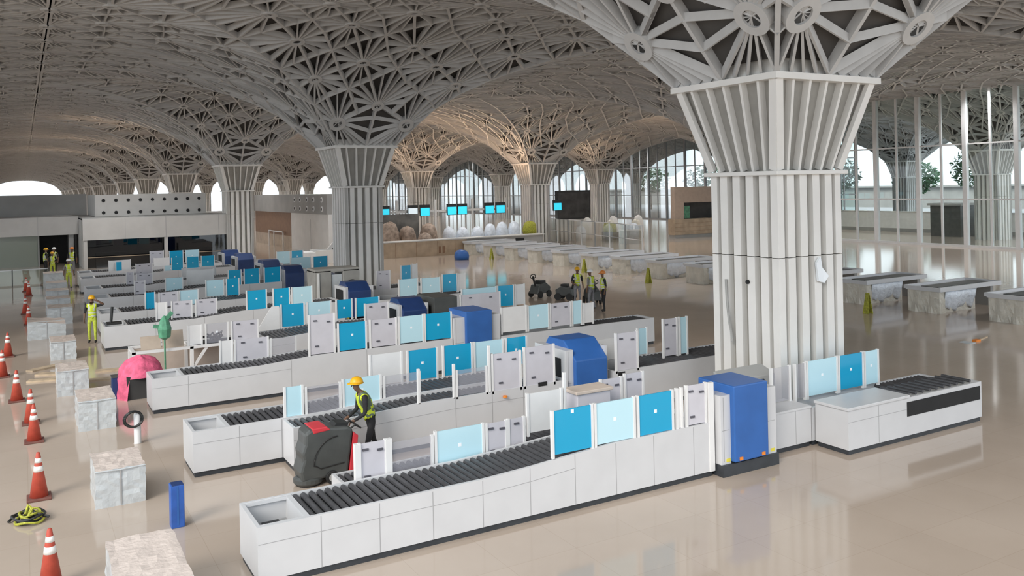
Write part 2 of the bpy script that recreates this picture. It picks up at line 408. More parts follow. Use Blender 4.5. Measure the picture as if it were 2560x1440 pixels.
for i, j in COLS:
    if i == 0:
        lab = ['huge fluted white column at right, standing behind the nearest screening lane',
               'white fluted column rising from the middle of the screening lanes', 'white fluted column just behind the pale office block'][j] if j < 3 else \
            'white fluted column, %s one back along the row over the office roof' % ORD[j]
    elif i == 1: lab = 'white fluted column behind the wrapped check-in islands, %s back in that row' % ORD[j]
    elif i == 2: lab = 'fluted column seen through the tall glass wall at right' if j == 1 else 'fluted column far behind the check-in islands, %s back in its row' % ORD[j]
    else: lab = 'outdoor fluted column beyond the glass wall, %s back in the outer row' % ORD[j]
    if col0 is None: col0 = make_column(lab); c = col0
    else: c = copy_tree(col0, label=lab)
    c.location = (X1 + i * SX, Y1 + j * SY, 0)
#--PART2--
# ------------------------------------------------------------------ fill spots added at the ceiling ring nodes to brighten the hall, no fixtures
lamp_data = bpy.data.lights.new('fill_spot', 'SPOT'); lamp_data.energy = 3300; lamp_data.spot_size = math.radians(150); lamp_data.spot_blend = 1.0
lamp_data.shadow_soft_size = 1.0; lamp_data.color = (1.0, 0.985, 0.97)
for i, j in TILES:
    if i == 3: continue
    for dx, dy in ((5.35, -10.1), (10.1, 5.35), (-5.35, 10.1), (-10.1, -5.35)):
        x, y = X1 + i * SX + dx, Y1 + j * SY + dy
        if x < -1 or x > 90 or (y < (44 if x < 30 else 33) and not (x > 33 and y < 21)): continue
        l = bpy.data.objects.new('fill_spot', lamp_data); C.objects.link(l); l.location = (x, y, 12.2)

warm_data = bpy.data.lights.new('warm_uplight', 'SPOT'); warm_data.energy = 1500; warm_data.spot_size = math.radians(150); warm_data.spot_blend = 1.0
warm_data.shadow_soft_size = 1.0; warm_data.color = (1.0, 0.66, 0.42)
for x, y, z in ((33, 72.2, 4.7), (40, 72.2, 4.7), (52, 78, 4.0), (60, 66.6, 5.4), (66, 98.2, 5.1), (48, 96, 4.0), (58, 112, 4.0), (38, 100, 4.0), (24, 92, 5.6), (24, 76, 5.6), (10, 84, 6.0), (10, 110, 4.0), (8, 140, 4.0)):
    l = bpy.data.objects.new('warm_uplight', warm_data); C.objects.link(l); l.location = (x, y, z); l.rotation_euler = (PI, 0, 0)

# ------------------------------------------------------------------ glass facade at right, stepping out behind the big column
FX, FX2, FJ = 64.3, 86.0, 67.5
def ceil_z(x, y):
    dx = (x - X1 + HX) % SX - HX; dy = (y - Y1 + HY) % SY - HY
    return gz(max(abs(dx), abs(dy)))
WN = [0]
def facade(p, q, step, thick, mt, glassm, z_tr, first=0.0):
    """glazed wall from p to q: mullions, transoms and one glass sheet per bay"""
    p, q = Vector(p), Vector(q); d = q - p; L = d.length; d.normalize()
    k = 0; s = first
    while s < L - 0.1:
        e = min(s + step, L)
        WN[0] += 1
        a, bq = p + d * s, p + d * e
        b = B(); b.beam(a + Vector((0, 0, 0)), a + Vector((0, 0, ceil_z(a.x, a.y) + 0.1)), thick, thick, up=d, below=thick / 2)
        mid = (a + bq) / 2
        b.beam(mid, mid + Vector((0, 0, ceil_z(mid.x, mid.y) + 0.1)), thick * 0.4, thick * 0.5, up=d, below=thick * 0.25)
        for z in z_tr: b.beam(a + Vector((0, 0, z)), bq + Vector((0, 0, z)), thick * 0.45, 0.12)
        b.beam(a + Vector((0, 0, 0.0)), bq + Vector((0, 0, 0.0)), thick * 0.7, 0.18)
        fr = struct('window_%d' % WN[0], b, mt)
        g = B(); zt = max(ceil_z(a.x, a.y), ceil_z(bq.x, bq.y), ceil_z(mid.x, mid.y)) + 0.25
        g.add([a, bq, bq + Vector((0, 0, zt)), a + Vector((0, 0, zt))], [(0, 1, 2, 3)])
        obj('glass_pane', g, glassm, fr)
        s = e
facade((FX, 12.0, 0), (FX, FJ, 0), 4.04, 0.34, 'mullion', 'glass', (3.7, 8.05), first=0.05)
facade((FX, FJ, 0), (FX2, FJ, 0), 4.34, 0.3, 'mullion_grey', 'glass', (3.7, 8.05))
facade((FX2, FJ, 0), (FX2, 240, 0), 4.3, 0.3, 'mullion_grey', 'glass', (3.7, 8.05))

# ------------------------------------------------------------------ security screening lanes
def screen(root, kind, xa, xb, y, z0, z1, label=None):
    """an upright divider panel between two white posts, a part of its lane"""
    mt = {'T': 'teal', 'L': 'light', 'C': 'clear', 'G': 'grey', 'W': 'post', 'D': 'clear'}[kind]
    lab = {'T': 'teal acrylic screen', 'L': 'pale blue acrylic screen', 'C': 'clear acrylic screen', 'G': 'grey metal screen with small latches', 'W': 'white solid screen', 'D': 'clear acrylic screen'}[kind]
    b = B().box(xa + 0.045, xb - 0.045, y - 0.012, y + 0.012, z0, z1)
    if kind in 'TLC' and (xb - xa) > 0.5:
        cx, cz = (xa + xb) / 2, z0 + (z1 - z0) * (0.93 if kind == 'T' and xa < 8 and y < 13 else 0.55)
        b.box(cx - 0.03, cx + 0.03, y - 0.016, y - 0.011, cz - 0.03, cz + 0.03, 1)  # small white square on the acrylic face
    p = obj('screen_panel', b, [mt, 'dot'], root, lab)
    for x in (xa, xb - 0.045):
        obj('post', B().box(x, x + 0.045, y - 0.03, y + 0.03, z0 - 0.06, z1 + 0.015), 'post', p)
    if kind == 'G':
        h = z1 - z0; wd = xb - xa
        for fx, fz in ((0.25, 0.85), (0.75, 0.8), (0.3, 0.2)) if wd > 0.42 else ((0.5, 0.85), (0.5, 0.2)):
            x = xa + wd * fx; z = z0 + h * fz
            obj('latch', B().box(x - 0.05, x + 0.05, y - 0.035, y - 0.012, z - 0.018, z + 0.018), 'latch', p)
    return p
def top_post(root, x, y, z0, z1):
    obj('upright', B().box(x - 0.03, x + 0.03, y - 0.03, y + 0.03, z0, z1), 'post', root, bevel=0.008)
def conveyor(label, x0, x1, y0, y1, prof, tray=None, seams=(), roll=None, group='conveyor units of the screening lanes', hseam=0.62, base=0.10, shell='white'):
    r = thing('conveyor', label, 'conveyor', (x0, (y0 + y1) / 2, 0), group)
    def zt(x): return interp(x, prof)
    def edge(a, bb, dz=0.0):
        xs = [a] + [p[0] for p in prof if a < p[0] < bb] + [bb]
        return [(x, zt(x) + dz) for x in xs]
    b = B(); t = 0.055
    poly = [(x0, base), (x1, base)] + edge(x0, x1)[::-1]
    b.prism_xz(poly, y0, y0 + t); b.prism_xz(poly, y1 - t, y1)
    b.box(x0, x0 + t, y0 + t, y1 - t, base, zt(x0) - 0.001); b.box(x1 - t, x1, y0 + t, y1 - t, base, zt(x1) - 0.001)
    for s in seams:
        b.box(s - 0.006, s + 0.006, y0 - 0.002, y0, base, zt(s) - 0.02, 1)
    if hseam:
        xs = [x0] + list(seams) + [x1]
        for a, c in zip(xs, xs[1:]):
            zz = zt((a + c) / 2) - 0.24
            if zt(a) < 0.9 or zt(c) < 1.0: b.prism_xz([(a + 0.01, zt(a) - 0.245), (c - 0.01, zt(c) - 0.245), (c - 0.01, zt(c) - 0.236), (a + 0.01, zt(a) - 0.236)], y0 - 0.002, y0, 1)
    if tray:
        b.box(tray[1], tray[1] + 0.08, y0 + t, y1 - t, zt(x0) - 0.35, zt(x0) - 0.002)
        b.box(x0 + t, tray[1], y0 + t, y0 + t + 0.05, zt(x0) - 0.05, zt(x0) - 0.004); b.box(x0 + t, tray[1], y1 - t - 0.05, y1 - t, zt(x0) - 0.05, zt(x0) - 0.004)
    obj('body', b, [shell, 'seam'], r)
    obj('plinth', B().box(x0 + 0.03, x1 - 0.03, y0 + 0.03, y1 - 0.03, 0.0, base), 'plinth', r)
    ra = (tray[1] + 0.08) if tray else x0 + t
    if tray:
        b = B().box(x0 + t, tray[1], y0 + t, y1 - t, zt(x0) - 0.40, zt(x0) - 0.34); b.box(x0 + 0.25, tray[1] - 0.18, y0 + 0.32, y1 - 0.3, zt(x0) - 0.34, zt(x0) - 0.25, 1)
        obj('tray_well', b, ['steel', 'pan'], r)
    if roll is None: roll = [(ra, x1 - t)]
    for a, c in roll:
        if c - a < 0.2: continue
        up = edge(a, c, -0.10); dn = edge(a, c, -0.14)
        obj('belt_pan', B().prism_xz(dn + up[::-1], y0 + t, y1 - t), 'pan', r)
        b = B(); x = a + 0.06
        while x < c - 0.04:
            b.cyl((x, y0 + t, zt(x) - 0.055), (x, y1 - t, zt(x) - 0.055), 0.046, 8); x += 0.128
        obj('rollers', b, 'roller', r, smooth=False)
    return r
def scanner(label, x0, x1, y0, y1, hood='blue', chamfer=False, top=1.68, hx=None, kick=0.22):
    r = thing('xray_scanner', label, 'baggage scanner', (x0, (y0 + y1) / 2, 0), 'baggage scanners of the screening lanes')
    obj('plinth', B().box(x0, x1, y0, y1, 0, kick), 'plinth', r)
    ha, hb = hx if hx else (x0 + 0.36, x1 - 0.36)
    for a, c in ((x0 + 0.01, ha), (hb, x1 - 0.01)):
        if c - a < 0.05: continue
        b = B().box(a, c, y0 + 0.05, y1 - 0.05, kick, top - 0.17)
        b.box(a + 0.03, c - 0.03, y0 + 0.048, y0 + 0.05, 0.85, 0.86, 1); b.box(a + 0.06, a + 0.075, y0 + 0.048, y0 + 0.05, kick + 0.05, top - 0.2, 1)
        s = obj('side_cabinet', b, ['white', 'seam'], r, bevel=0.015)
        x = (a + c) / 2 + 0.05
        obj('warning_sticker', B().box(x - 0.05, x + 0.05, y0 + 0.042, y0 + 0.049, kick + 0.04, kick + 0.10), 'yellow', s)
        for yy in (y0,):
            pass
    e = 0.06
    if chamfer:
        poly = [(y0 - e, kick + 0.08), (y1 + e, kick + 0.08), (y1 + e, 1.30), (y1 - 0.35, top), (y0 + 0.45, top), (y0 - e, 1.38)]
    else:
        poly = [(y0 - e, kick + 0.03), (y1 + e, kick + 0.03), (y1 + e, top), (y0 - e, top)]
    h = obj('hood', B().prism_yz(poly, ha, hb), hood, r, bevel=0.025)
    for x in (ha + 0.15, hb - 0.15):
        obj('floor_clip', B().box(x - 0.04, x + 0.04, y0 - e - 0.015, y0 - e, kick + 0.06, kick + 0.12), 'orange' if not chamfer else 'steel', h)
    b = B()
    for x, s in ((x0, -1), (x1, 1)):
        b.box(x - 0.006 if s < 0 else x - 0.004, x + 0.004 if s < 0 else x + 0.006, y0 + 0.25, y1 - 0.25, 0.95, 1.42)
    obj('tunnel_curtain', b, 'black', r)
    return r
LN = ['nearest screening lane', 'second screening lane', 'third screening lane', 'fourth screening lane', 'fifth screening lane', 'sixth screening lane', 'seventh screening lane', 'eighth screening lane', 'ninth screening lane', 'tenth and farthest screening lane']
RAMP = [(0, 0.85), (6.3, 0.86), (7.2, 0.90), (8.1, 0.96), (8.9, 1.01), (30, 1.02)]
# lane 1 -----------------------------------------------------------
c = conveyor('long white roller conveyor in the foreground, ramping up to the nearest blue scanner', 2.74, 11.18, 12.05, 13.18, RAMP,
             tray=(2.8, 3.42), seams=(3.64, 4.53, 5.40, 6.27, 7.15, 8.04, 8.90, 9.74, 10.68))
for k, a, d, z0, z1 in (('T', 7.60, 8.45, 1.0, 1.73), ('L', 8.47, 9.36, 1.02, 1.73), ('T', 9.40, 10.24, 1.02, 1.73), ('W', 10.30, 10.46, 1.02, 1.74), ('G', 10.53, 11.04, 1.03, 1.76)):
    screen(c, k, a, d, 12.09, z0, z1)
obj('upright', B().box(11.06, 11.18, 12.03, 12.10, 0.1, 1.76), 'post', c)
c = conveyor('white return conveyor behind the nearest lane, with its row of low dividers', 4.52, 11.0, 13.28, 14.3, [(0, 0.62), (7, 0.66), (8.5, 0.80), (30, 0.85)], seams=(6, 7.8, 9.5))
screen(c, 'G', 4.66, 5.16, 13.33, 0.69, 1.37); obj('upright', B().box(4.60, 4.70, 13.285, 13.38, 0.62, 1.38), 'post', c); obj('upright', B().box(5.13, 5.24, 13.285, 13.38, 0.62, 1.38), 'post', c)
screen(c, 'D', 5.2, 6.0, 13.33, 0.70, 1.30); screen(c, 'L', 6.02, 6.98, 13.33, 0.70, 1.35); screen(c, 'G', 7.0, 7.45, 13.33, 0.72, 1.33); screen(c, 'G', 7.45, 7.82, 13.33, 0.74, 1.34)
screen(c, 'W', 7.86, 8.64, 13.33, 1.03, 1.74); top_post(c, 8.69, 13.33, 0.9, 2.03); screen(c, 'G', 9.9, 10.45, 13.9, 0.9, 1.62); screen(c, 'G', 10.5, 11.0, 13.9, 0.9, 1.66)
r = thing('inspection_cabinet', 'beige topped cabinet standing on the return conveyor behind the nearest lane', 'cabinet', (9.4, 13.5, 0.82))
obj('body', B().box(9.04, 9.82, 13.42, 13.84, 0.84, 1.54), 'grey', r, bevel=0.02); obj('top', B().box(9.0, 9.86, 13.38, 13.88, 1.54, 1.60), 'beige', r, bevel=0.01)
scanner('bright blue square baggage scanner of the nearest lane, in front of the huge column', 11.22, 12.68, 11.86, 12.72, 'blue', hx=(11.47, 12.35))
c = conveyor('white cabinet section right of the nearest blue scanner, carrying the pale and teal screens', 12.74, 14.10, 12.30, 13.0, [(0, 0.80), (30, 0.80)], seams=(13.65,), roll=[], hseam=None)
obj('worktop', B().box(12.74, 14.10, 12.28, 13.02, 0.80, 0.84), 'white', c); screen(c, 'D', 13.5, 14.08, 12.82, 0.86, 1.58)
c = conveyor('white collection table at the right with open rollers and a long dark slot', 14.19, 18.67, 11.45, 12.26, [(0, 0.88), (30, 0.90)], seams=(15.12,), roll=[])
obj('worktop', B().box(14.15, 16.1, 11.42, 12.27, 0.89, 0.95), 'white', c, bevel=0.01)
obj('slot', B().box(16.03, 18.60, 11.44, 11.46, 0.50, 0.80), 'black', c)
b = B(); x = 16.2
while x < 18.55: b.cyl((x, 11.52, 0.93), (x, 12.2, 0.93), 0.036, 8); x += 0.24
obj('rollers', b, 'roller', c); obj('belt_pan', B().box(16.1, 18.62, 11.5, 12.2, 0.80, 0.84), 'wallpale', c)
c2 = conveyor('low white shelf behind the collection table, holding pale and teal screens', 14.14, 18.7, 12.30, 13.0, [(0, 0.78), (30, 0.80)], roll=[(16.95, 18.6)], hseam=None)
for k, a, d, z0, z1 in (('L', 14.57, 15.56, 0.85, 1.60), ('T', 15.58, 16.42, 0.85, 1.60), ('L', 16.44, 16.95, 0.85, 1.60)):
    screen(c2, k, a, d, 12.82, z0, z1)
screen(c2, 'D', 14.2, 14.55, 12.82, 0.85, 1.58)
r = thing('control_console', 'grey console with a dark screen at the foot of the huge column', 'console', (13.6, 13.3, 0))
obj('body', B().prism_yz([(13.06, 0), (13.46, 0), (13.46, 1.55), (13.06, 1.40)], 12.5, 13.9), 'wallgrey', r, bevel=0.02); obj('display', B().box(13.4, 13.55, 13.03, 13.06, 1.28, 1.33), 'black', r)
# lane 2 (mirrored: its tray end lies behind its raised belt) -----------
c = conveyor('low white roller conveyor with an open tray end, behind the floor scrubber', 2.78, 9.9, 17.45, 18.6, [(0, 0.88), (5.5, 0.9), (7, 1.0), (30, 1.05)], tray=(2.8, 3.42), seams=(3.66, 4.5))
for k, a, d, y, z0, z1 in (('L', 4.56, 4.97, 17.5, 0.9, 1.5), ('D', 5.0, 5.78, 17.5, 0.9, 1.45), ('L', 5.8, 6.68, 17.5, 0.9, 1.5), ('D', 6.72, 7.6, 17.5, 0.92, 1.45),
                         ('W', 6.80, 7.62, 18.56, 1.02, 1.73), ('T', 7.72, 8.52, 18.56, 1.02, 1.72), ('T', 8.64, 9.45, 18.56, 1.02, 1.73), ('L', 9.48, 10.32, 18.56, 1.02, 1.73), ('T', 10.36, 11.0, 18.56, 1.05, 1.73)):
    screen(c, k, a, d, y, z0, z1)
c = conveyor('white ramping roller conveyor beside the worker, leading to the sloped blue scanner', 4.52, 10.95, 16.65, 17.42, [(0, 0.88), (5.2, 0.88), (6.2, 0.92), (7.2, 0.98), (30, 1.0)], seams=(6.2, 8.05, 8.95, 9.75))
for x in (7.2, 8.03): top_post(c, x, 16.68, 0.95, 1.70)
screen(c, 'D', 8.07, 8.85, 16.68, 1.0, 1.55)
top_post(c, 8.9, 16.68, 0.96, 2.0)
screen(c, 'G', 8.95, 9.72, 16.68, 0.98, 1.80); screen(c, 'G', 9.78, 10.62, 16.68, 0.98, 1.85)
obj('stop_button', B().lathe([(0.05, 0), (0.05, 0.04), (0.0, 0.045)], (9.25, 16.6, 0.82)), 'orange', c)
obj('cable_port', B().box(10.15, 10.38, 16.64, 16.655, 0.93, 1.02), 'black', c)
scanner('dark blue baggage scanner with a sloped hood, in the second lane', 10.98, 12.2, 16.72, 18.2, 'blue', chamfer=True, top=1.80, hx=(11.2, 12.12), kick=0.3)
c = conveyor('tall grey-white outfeed section right of the sloped blue scanner', 12.32, 16.9, 16.65, 17.9, [(0, 0.98), (30, 1.02)], roll=[(13.2, 16.8)], hseam=None)
for k, a, d, y, z0, z1 in (('G', 12.36, 13.05, 16.68, 1.0, 1.90), ('W', 12.4, 13.9, 17.85, 1.02, 1.55), ('L', 13.95, 14.3, 17.86, 1.02, 1.7), ('G', 14.35, 14.85, 17.3, 1.02, 1.98), ('L', 14.9, 15.2, 17.3, 1.02, 1.98)):
    screen(c, k, a, d, y, z0, z1)
obj('cable_port', B().box(12.42, 12.62, 16.64, 16.655, 0.88, 0.97), 'black', c)
# lane 3 ---------------------------------------------------------------
c = conveyor('long grey-white conveyor with an open tray end, beside the pink bundle', 2.74, 11.1, 23.08, 24.2, [(0, 0.87), (5.4, 0.89), (7.0, 1.0), (30, 1.03)], tray=(2.8, 3.45), seams=(3.6, 6.25, 8.4))
for k, a, d, z0, z1 in (('G', 6.74, 7.50, 1.02, 2.10), ('T', 7.56, 8.42, 1.03, 1.79), ('G', 8.50, 9.34, 1.03, 1.80), ('L', 9.38, 10.19, 1.04, 1.81), ('T', 10.2, 11.1, 1.04, 1.81)): screen(c, k, a, d, 23.12, z0, z1)
screen(c, 'W', 4.58, 4.95, 24.16, 0.85, 1.48); screen(c, 'G', 4.97, 5.92, 24.16, 0.85, 1.47); screen(c, 'D', 5.95, 6.7, 24.16, 0.9, 1.4)
scanner('blue square baggage scanner of the third lane, between white cabinets', 11.13, 12.73, 23.0, 24.1, 'blue', top=1.78, hx=(11.5, 12.39))
c = conveyor('white outfeed section of the third lane, lined with pale screens and ending in open rollers', 12.76, 18.8, 23.08, 24.0, [(0, 0.9), (30, 0.9)], roll=[(16.3, 18.7)], hseam=None)
for k, a, d, z0, z1 in (('W', 12.78, 13.72, 1.0, 1.77), ('L', 13.74, 14.55, 1.0, 1.75), ('G', 14.57, 15.40, 1.0, 1.74), ('L', 15.42, 15.82, 1.0, 1.75), ('W', 15.86, 16.28, 1.0, 1.64)): screen(c, k, a, d, 23.12, z0, z1)
# lane 4 (unfinished, bare frame at its left end) -------------------------
r = thing('unfinished_conveyor', 'unfinished white frame with no side panels, behind the pink bundle', 'conveyor', (2.8, 28.0, 0))
b = B()
for x in (2.78, 4.4, 6.0):
    b.box(x - 0.05, x + 0.05, 27.4, 27.5, 0, 0.86); b.box(x - 0.05, x + 0.05, 28.5, 28.6, 0, 0.86); b.box(x - 0.05, x + 0.05, 27.4, 28.6, 0.80, 0.87)
b.box(2.73, 6.05, 27.4, 27.5, 0.80, 0.88); b.box(2.73, 6.05, 28.5, 28.6, 0.80, 0.88); b.beam((4.4, 27.45, 0.1), (4.9, 27.45, 0.82), 0.06, 0.08)
obj('frame', b, 'post', r); obj('back_panel', B().box(2.8, 6.05, 28.52, 28.56, 0.05, 0.8), 'beige', r); obj('belt_pan', B().box(4.42, 5.98, 27.5, 28.5, 0.82, 0.86), 'pan', r)
screen(r, 'W', 4.3, 4.75, 27.6, 0.88, 1.48); screen(r, 'C', 4.82, 5.53, 27.6, 0.88, 1.48); screen(r, 'G', 5.6, 6.46, 27.6, 0.88, 1.48)
c = conveyor('grey-white conveyor of the fourth lane, with teal and pale screens', 6.55, 10.95, 26.9, 28.6, [(0, 0.88), (7, 0.92), (8.2, 1.02), (30, 1.02)], seams=(7.4, 9))
b = B().prism_xz([(6.6, 0.95), (7.35, 0.95), (7.35, 1.72), (7.1, 1.72)], 28.5, 28.53); obj('screen_panel', b, 'post', c, 'white screen with a slanted edge')
for k, a, d, y, z0, z1 in (('T', 7.4, 8.22, 28.55, 1.0, 1.74), ('L', 8.28, 9.15, 28.55, 1.1, 1.74), ('T', 9.3, 9.9, 28.55, 1.1, 1.74), ('T', 10.0, 10.9, 28.55, 1.1, 1.74), ('G', 9.75, 10.62, 26.95, 1.02, 1.74)): screen(c, k, a, d, y, z0, z1)
scanner('dark navy baggage scanner with a sloped hood, in the fourth lane', 10.98, 12.1, 26.95, 28.3, 'navy', chamfer=True, top=1.75, hx=(11.1, 12.0))
scanner('grey baggage scanner with a navy end, beside the navy one of the fourth lane', 12.2, 13.2, 26.95, 28.3, 'machine', top=1.74, hx=(12.25, 13.15))
c = conveyor('white outfeed section of the fourth lane, with one teal screen', 13.25, 16.9, 26.9, 28.6, [(0, 0.9), (30, 0.9)], roll=[(14, 16.8)], hseam=None)
for k, a, d, y, z0, z1 in (('G', 13.27, 14.9, 26.95, 0.95, 1.74), ('L', 14.1, 15.6, 28.5, 0.98, 1.73), ('T', 15.62, 16.36, 28.5, 0.96, 1.74), ('W', 16.4, 16.85, 28.5, 0.96, 1.74)): screen(c, k, a, d, y, z0, z1)
# lanes 5 to 10 -----------------------------------------------------------
def back_lane(n, yf, depth, x0, mirror, screens, sc_hood, end_x=16.0, body_x=11.3):
    nm = LN[n]
    pr = [(0, 0.84), (5.5, 0.86), (7.3, 1.0), (30, 1.02)]
    c = conveyor('grey-white infeed conveyor of the %s from the front' % nm, x0, body_x, yf, yf + depth, pr, tray=(x0 + 0.05, x0 + 0.7), seams=(x0 + 1.7, x0 + 3.4, x0 + 5.2, x0 + 7), hseam=None)
    d = conveyor('white outfeed section of the %s from the front' % nm, 12.75, end_x, yf + 0.1, yf + depth - 0.1, [(0, 0.9), (30, 0.9)], roll=[(14.2, end_x - 0.1)], hseam=None)
    for k, a, bb, y, z0, z1 in screens: screen(c if a < 12 else d, k, a, bb, y, z0, z1)
    scanner('navy baggage scanner of the %s from the front' % nm, 11.35, 12.6, yf + 0.1, yf + depth - 0.2, sc_hood, chamfer=True, top=1.72, hx=(11.5, 12.45))
    return c
back_lane(4, 33.5, 1.7, 2.45, False, [('T', 7.4, 8.2, 33.6, 1.0, 1.73), ('T', 8.42, 9.1, 33.6, 1.0, 1.73), ('L', 13.6, 14.5, 33.4, 1.0, 1.73), ('L', 14.53, 15.44, 33.2, 1.0, 1.73), ('T', 15.84, 16.6, 33.9, 0.98, 1.74), ('W', 16.62, 17.0, 33.9, 0.98, 1.73),
    ('W', 4.24, 4.65, 34.2, 0.86, 1.48), ('G', 4.78, 5.54, 34.2, 0.86, 1.48), ('G', 5.64, 6.45, 34.2, 0.86, 1.48), ('L', 9.15, 10.0, 33.6, 1.0, 1.73)], 'navy', 17.1)
back_lane(5, 37.3, 1.9, 2.6, True, [('T', 4.29, 4.70, 37.9, 0.8, 1.50), ('G', 4.82, 5.6, 37.9, 0.86, 1.46), ('L', 5.62, 6.4, 37.9, 0.86, 1.47), ('L', 6.9, 7.7, 39.15, 1.0, 1.70), ('T', 7.72, 8.3, 38.9, 1.0, 1.73), ('G', 14.14, 14.84, 37.4, 0.9, 1.75), ('T', 16.1, 16.67, 39.2, 0.95, 1.75), ('W', 16.7, 17.0, 39.2, 0.95, 1.8)], 'navy', 17.2)
back_lane(6, 43.1, 1.8, 2.7, False, [('G', 4.5, 5.0, 43.75, 0.84, 1.48), ('L', 5.89, 6.72, 43.95, 0.86, 1.48), ('W', 7.0, 8.3, 44.7, 1.0, 1.72), ('T', 8.66, 9.32, 43.15, 1.0, 1.73), ('T', 9.42, 10.2, 43.15, 1.0, 1.74), ('T', 10.4, 11.26, 43.15, 1.0, 1.75)], 'navy', 14.3)
back_lane(7, 47.6, 1.9, 2.7, True, [('G', 4.65, 5.05, 48.9, 0.84, 1.48), ('G', 5.1, 5.9, 48.4, 0.84, 1.4), ('W', 8.46, 9.29, 49.4, 0.9, 1.5), ('T', 14.5, 15.4, 48.5, 0.95, 1.74), ('L', 13.2, 14.4, 48.5, 0.95, 1.74), ('W', 7.4, 8.4, 48.9, 0.9, 1.5)], 'navy', 16.0)
back_lane(8, 54.0, 1.8, 2.8, False, [('T', 7.62, 8.31, 54.05, 0.95, 1.73), ('T', 8.47, 9.2, 54.05, 0.95, 1.74), ('T', 9.3, 10.1, 54.05, 0.95, 1.75), ('L', 13.87, 14.76, 54.2, 0.95, 1.74), ('T', 14.8, 15.6, 54.2, 0.95, 1.75), ('G', 5.69, 6.63, 54.3, 0.86, 1.48), ('L', 7.2, 8.0, 52.9 + 1.2, 0.86, 1.3)], 'navy', 16.0)
back_lane(9, 58.0, 1.9, 2.9, True, [('W', 4.57, 5.84, 58.2, 0.84, 1.5), ('T', 4.95, 5.35, 58.12, 0.84, 1.4), ('W', 7.15, 8.09, 58.1, 0.9, 1.5), ('G', 7.13, 8.0, 59.85, 0.95, 1.85), ('T', 8.3, 9.2, 59.85, 0.95, 1.8), ('L', 9.3, 10.2, 59.85, 0.95, 1.8)], 'navy', 15.8)
# body scanner archway among the middle lanes
r = thing('body_scanner', 'tall grey body scanner arch with round dark portholes, among the middle lanes', 'body scanner', (11.7, 36.4, 0))
b = B()
for x in (10.75, 12.0): b.box(x, x + 0.75, 35.75, 36.9, 0.0, 2.1)
b.box(10.75, 12.75, 35.75, 36.9, 2.0, 2.16)
obj('housing', b, 'recess', r, bevel=0.03)
obj('porthole', B().cyl((12.4, 35.74, 1.35), (12.4, 35.70, 1.35), 0.3, 20), 'black', r)
obj('display', B().box(11.52, 11.98, 35.8, 35.84, 0.9, 1.9), 'wrap', r); obj('display', B().box(10.85, 10.95, 35.70, 35.76, 0.8, 2.0), 'cream', r)
# ------------------------------------------------------------------ plastic-wrapped crates down the left
def crate(x, y, sx, sy, h, label, rz=0.0, sag=0.0):
    r = thing('wrapped_crate', label, 'crate', (x, y, 0), 'plastic-wrapped crates along the walkway', rz=rz, world=False)
    bm = bmesh.new(); bmesh.ops.create_cube(bm, size=1.0)
    bmesh.ops.subdivide_edges(bm, edges=bm.edges[:], cuts=7, use_grid_fill=True)
    rr = random.Random(int(y * 100))
    for v in bm.verts:
        v.co.x *= sx; v.co.y *= sy; v.co.z = (v.co.z + 0.5) * h
        e = 0.012
        v.co += Vector((rr.uniform(-e, e), rr.uniform(-e, e), rr.uniform(-e, e) if v.co.z > 0.05 else 0))
        if v.co.z > h * 0.8: v.co.z -= sag * abs(v.co.x / sx + 0.5) * (0.5 + 0.5 * math.sin(v.co.y * 4))
    b = B(); bm.verts.index_update()
    b.v = [v.co.copy() for v in bm.verts]
    for f in bm.faces:
        b.f.append([v.index for v in f.verts]); b.m.append(1 if f.normal.z > 0.8 else 0)
    bm.free()
    obj('wrapping', b, ['wrap', 'wraptop'], r, bevel=0.0)
    obj('tape_seam', B().box(-0.012, 0.012, -sy / 2 - 0.016, -sy / 2 - 0.004, 0.02, h + 0.0), 'steel', r)
    obj('top_fold', B().tube([(-sx / 2, -sy / 2 - 0.005, h * 0.985), (0, -sy / 2 - 0.02, h * 0.97), (sx / 2, -sy / 2 - 0.005, h * 0.985)], 0.014, 5), 'wrap', r)
    return r
crate(1.32, 12.0, 0.86, 1.75, 0.80, 'large plastic-wrapped crate cut off by the bottom edge of the picture')
crate(1.43, 17.3, 0.82, 1.25, 0.66, 'white plastic-wrapped crate beside the upright blue carton')
crate(1.45, 23.1, 0.80, 1.5, 0.70, 'wrapped crate with a pinkish top, just behind the white bollard')
crate(1.14, 27.3, 0.78, 1.4, 0.70, 'wrapped crate standing on the pale boards')
crate(1.13, 33.3, 0.77, 1.4, 0.62, 'wrapped crate with a dark hole in its top, beside the standing lookout')
crate(0.75, 38.6, 1.3, 1.6, 0.70, 'long wrapped crate with a sagging tent of plastic', sag=0.3)
crate(1.35, 42.5, 0.95, 1.5, 0.72, 'wrapped crate just behind the sagging one')
crate(1.4, 46.2, 1.0, 1.4, 0.72, 'wrapped crate, second behind the sagging one')
crate(1.5, 50.2, 1.0, 1.4, 0.72, 'wrapped crate, third behind the sagging one')
crate(1.6, 54.5, 1.05, 1.5, 0.74, 'wrapped crate, fourth behind the sagging one')
crate(1.6, 59.5, 1.1, 1.5, 0.9, 'farthest wrapped crate, near the group of workers')
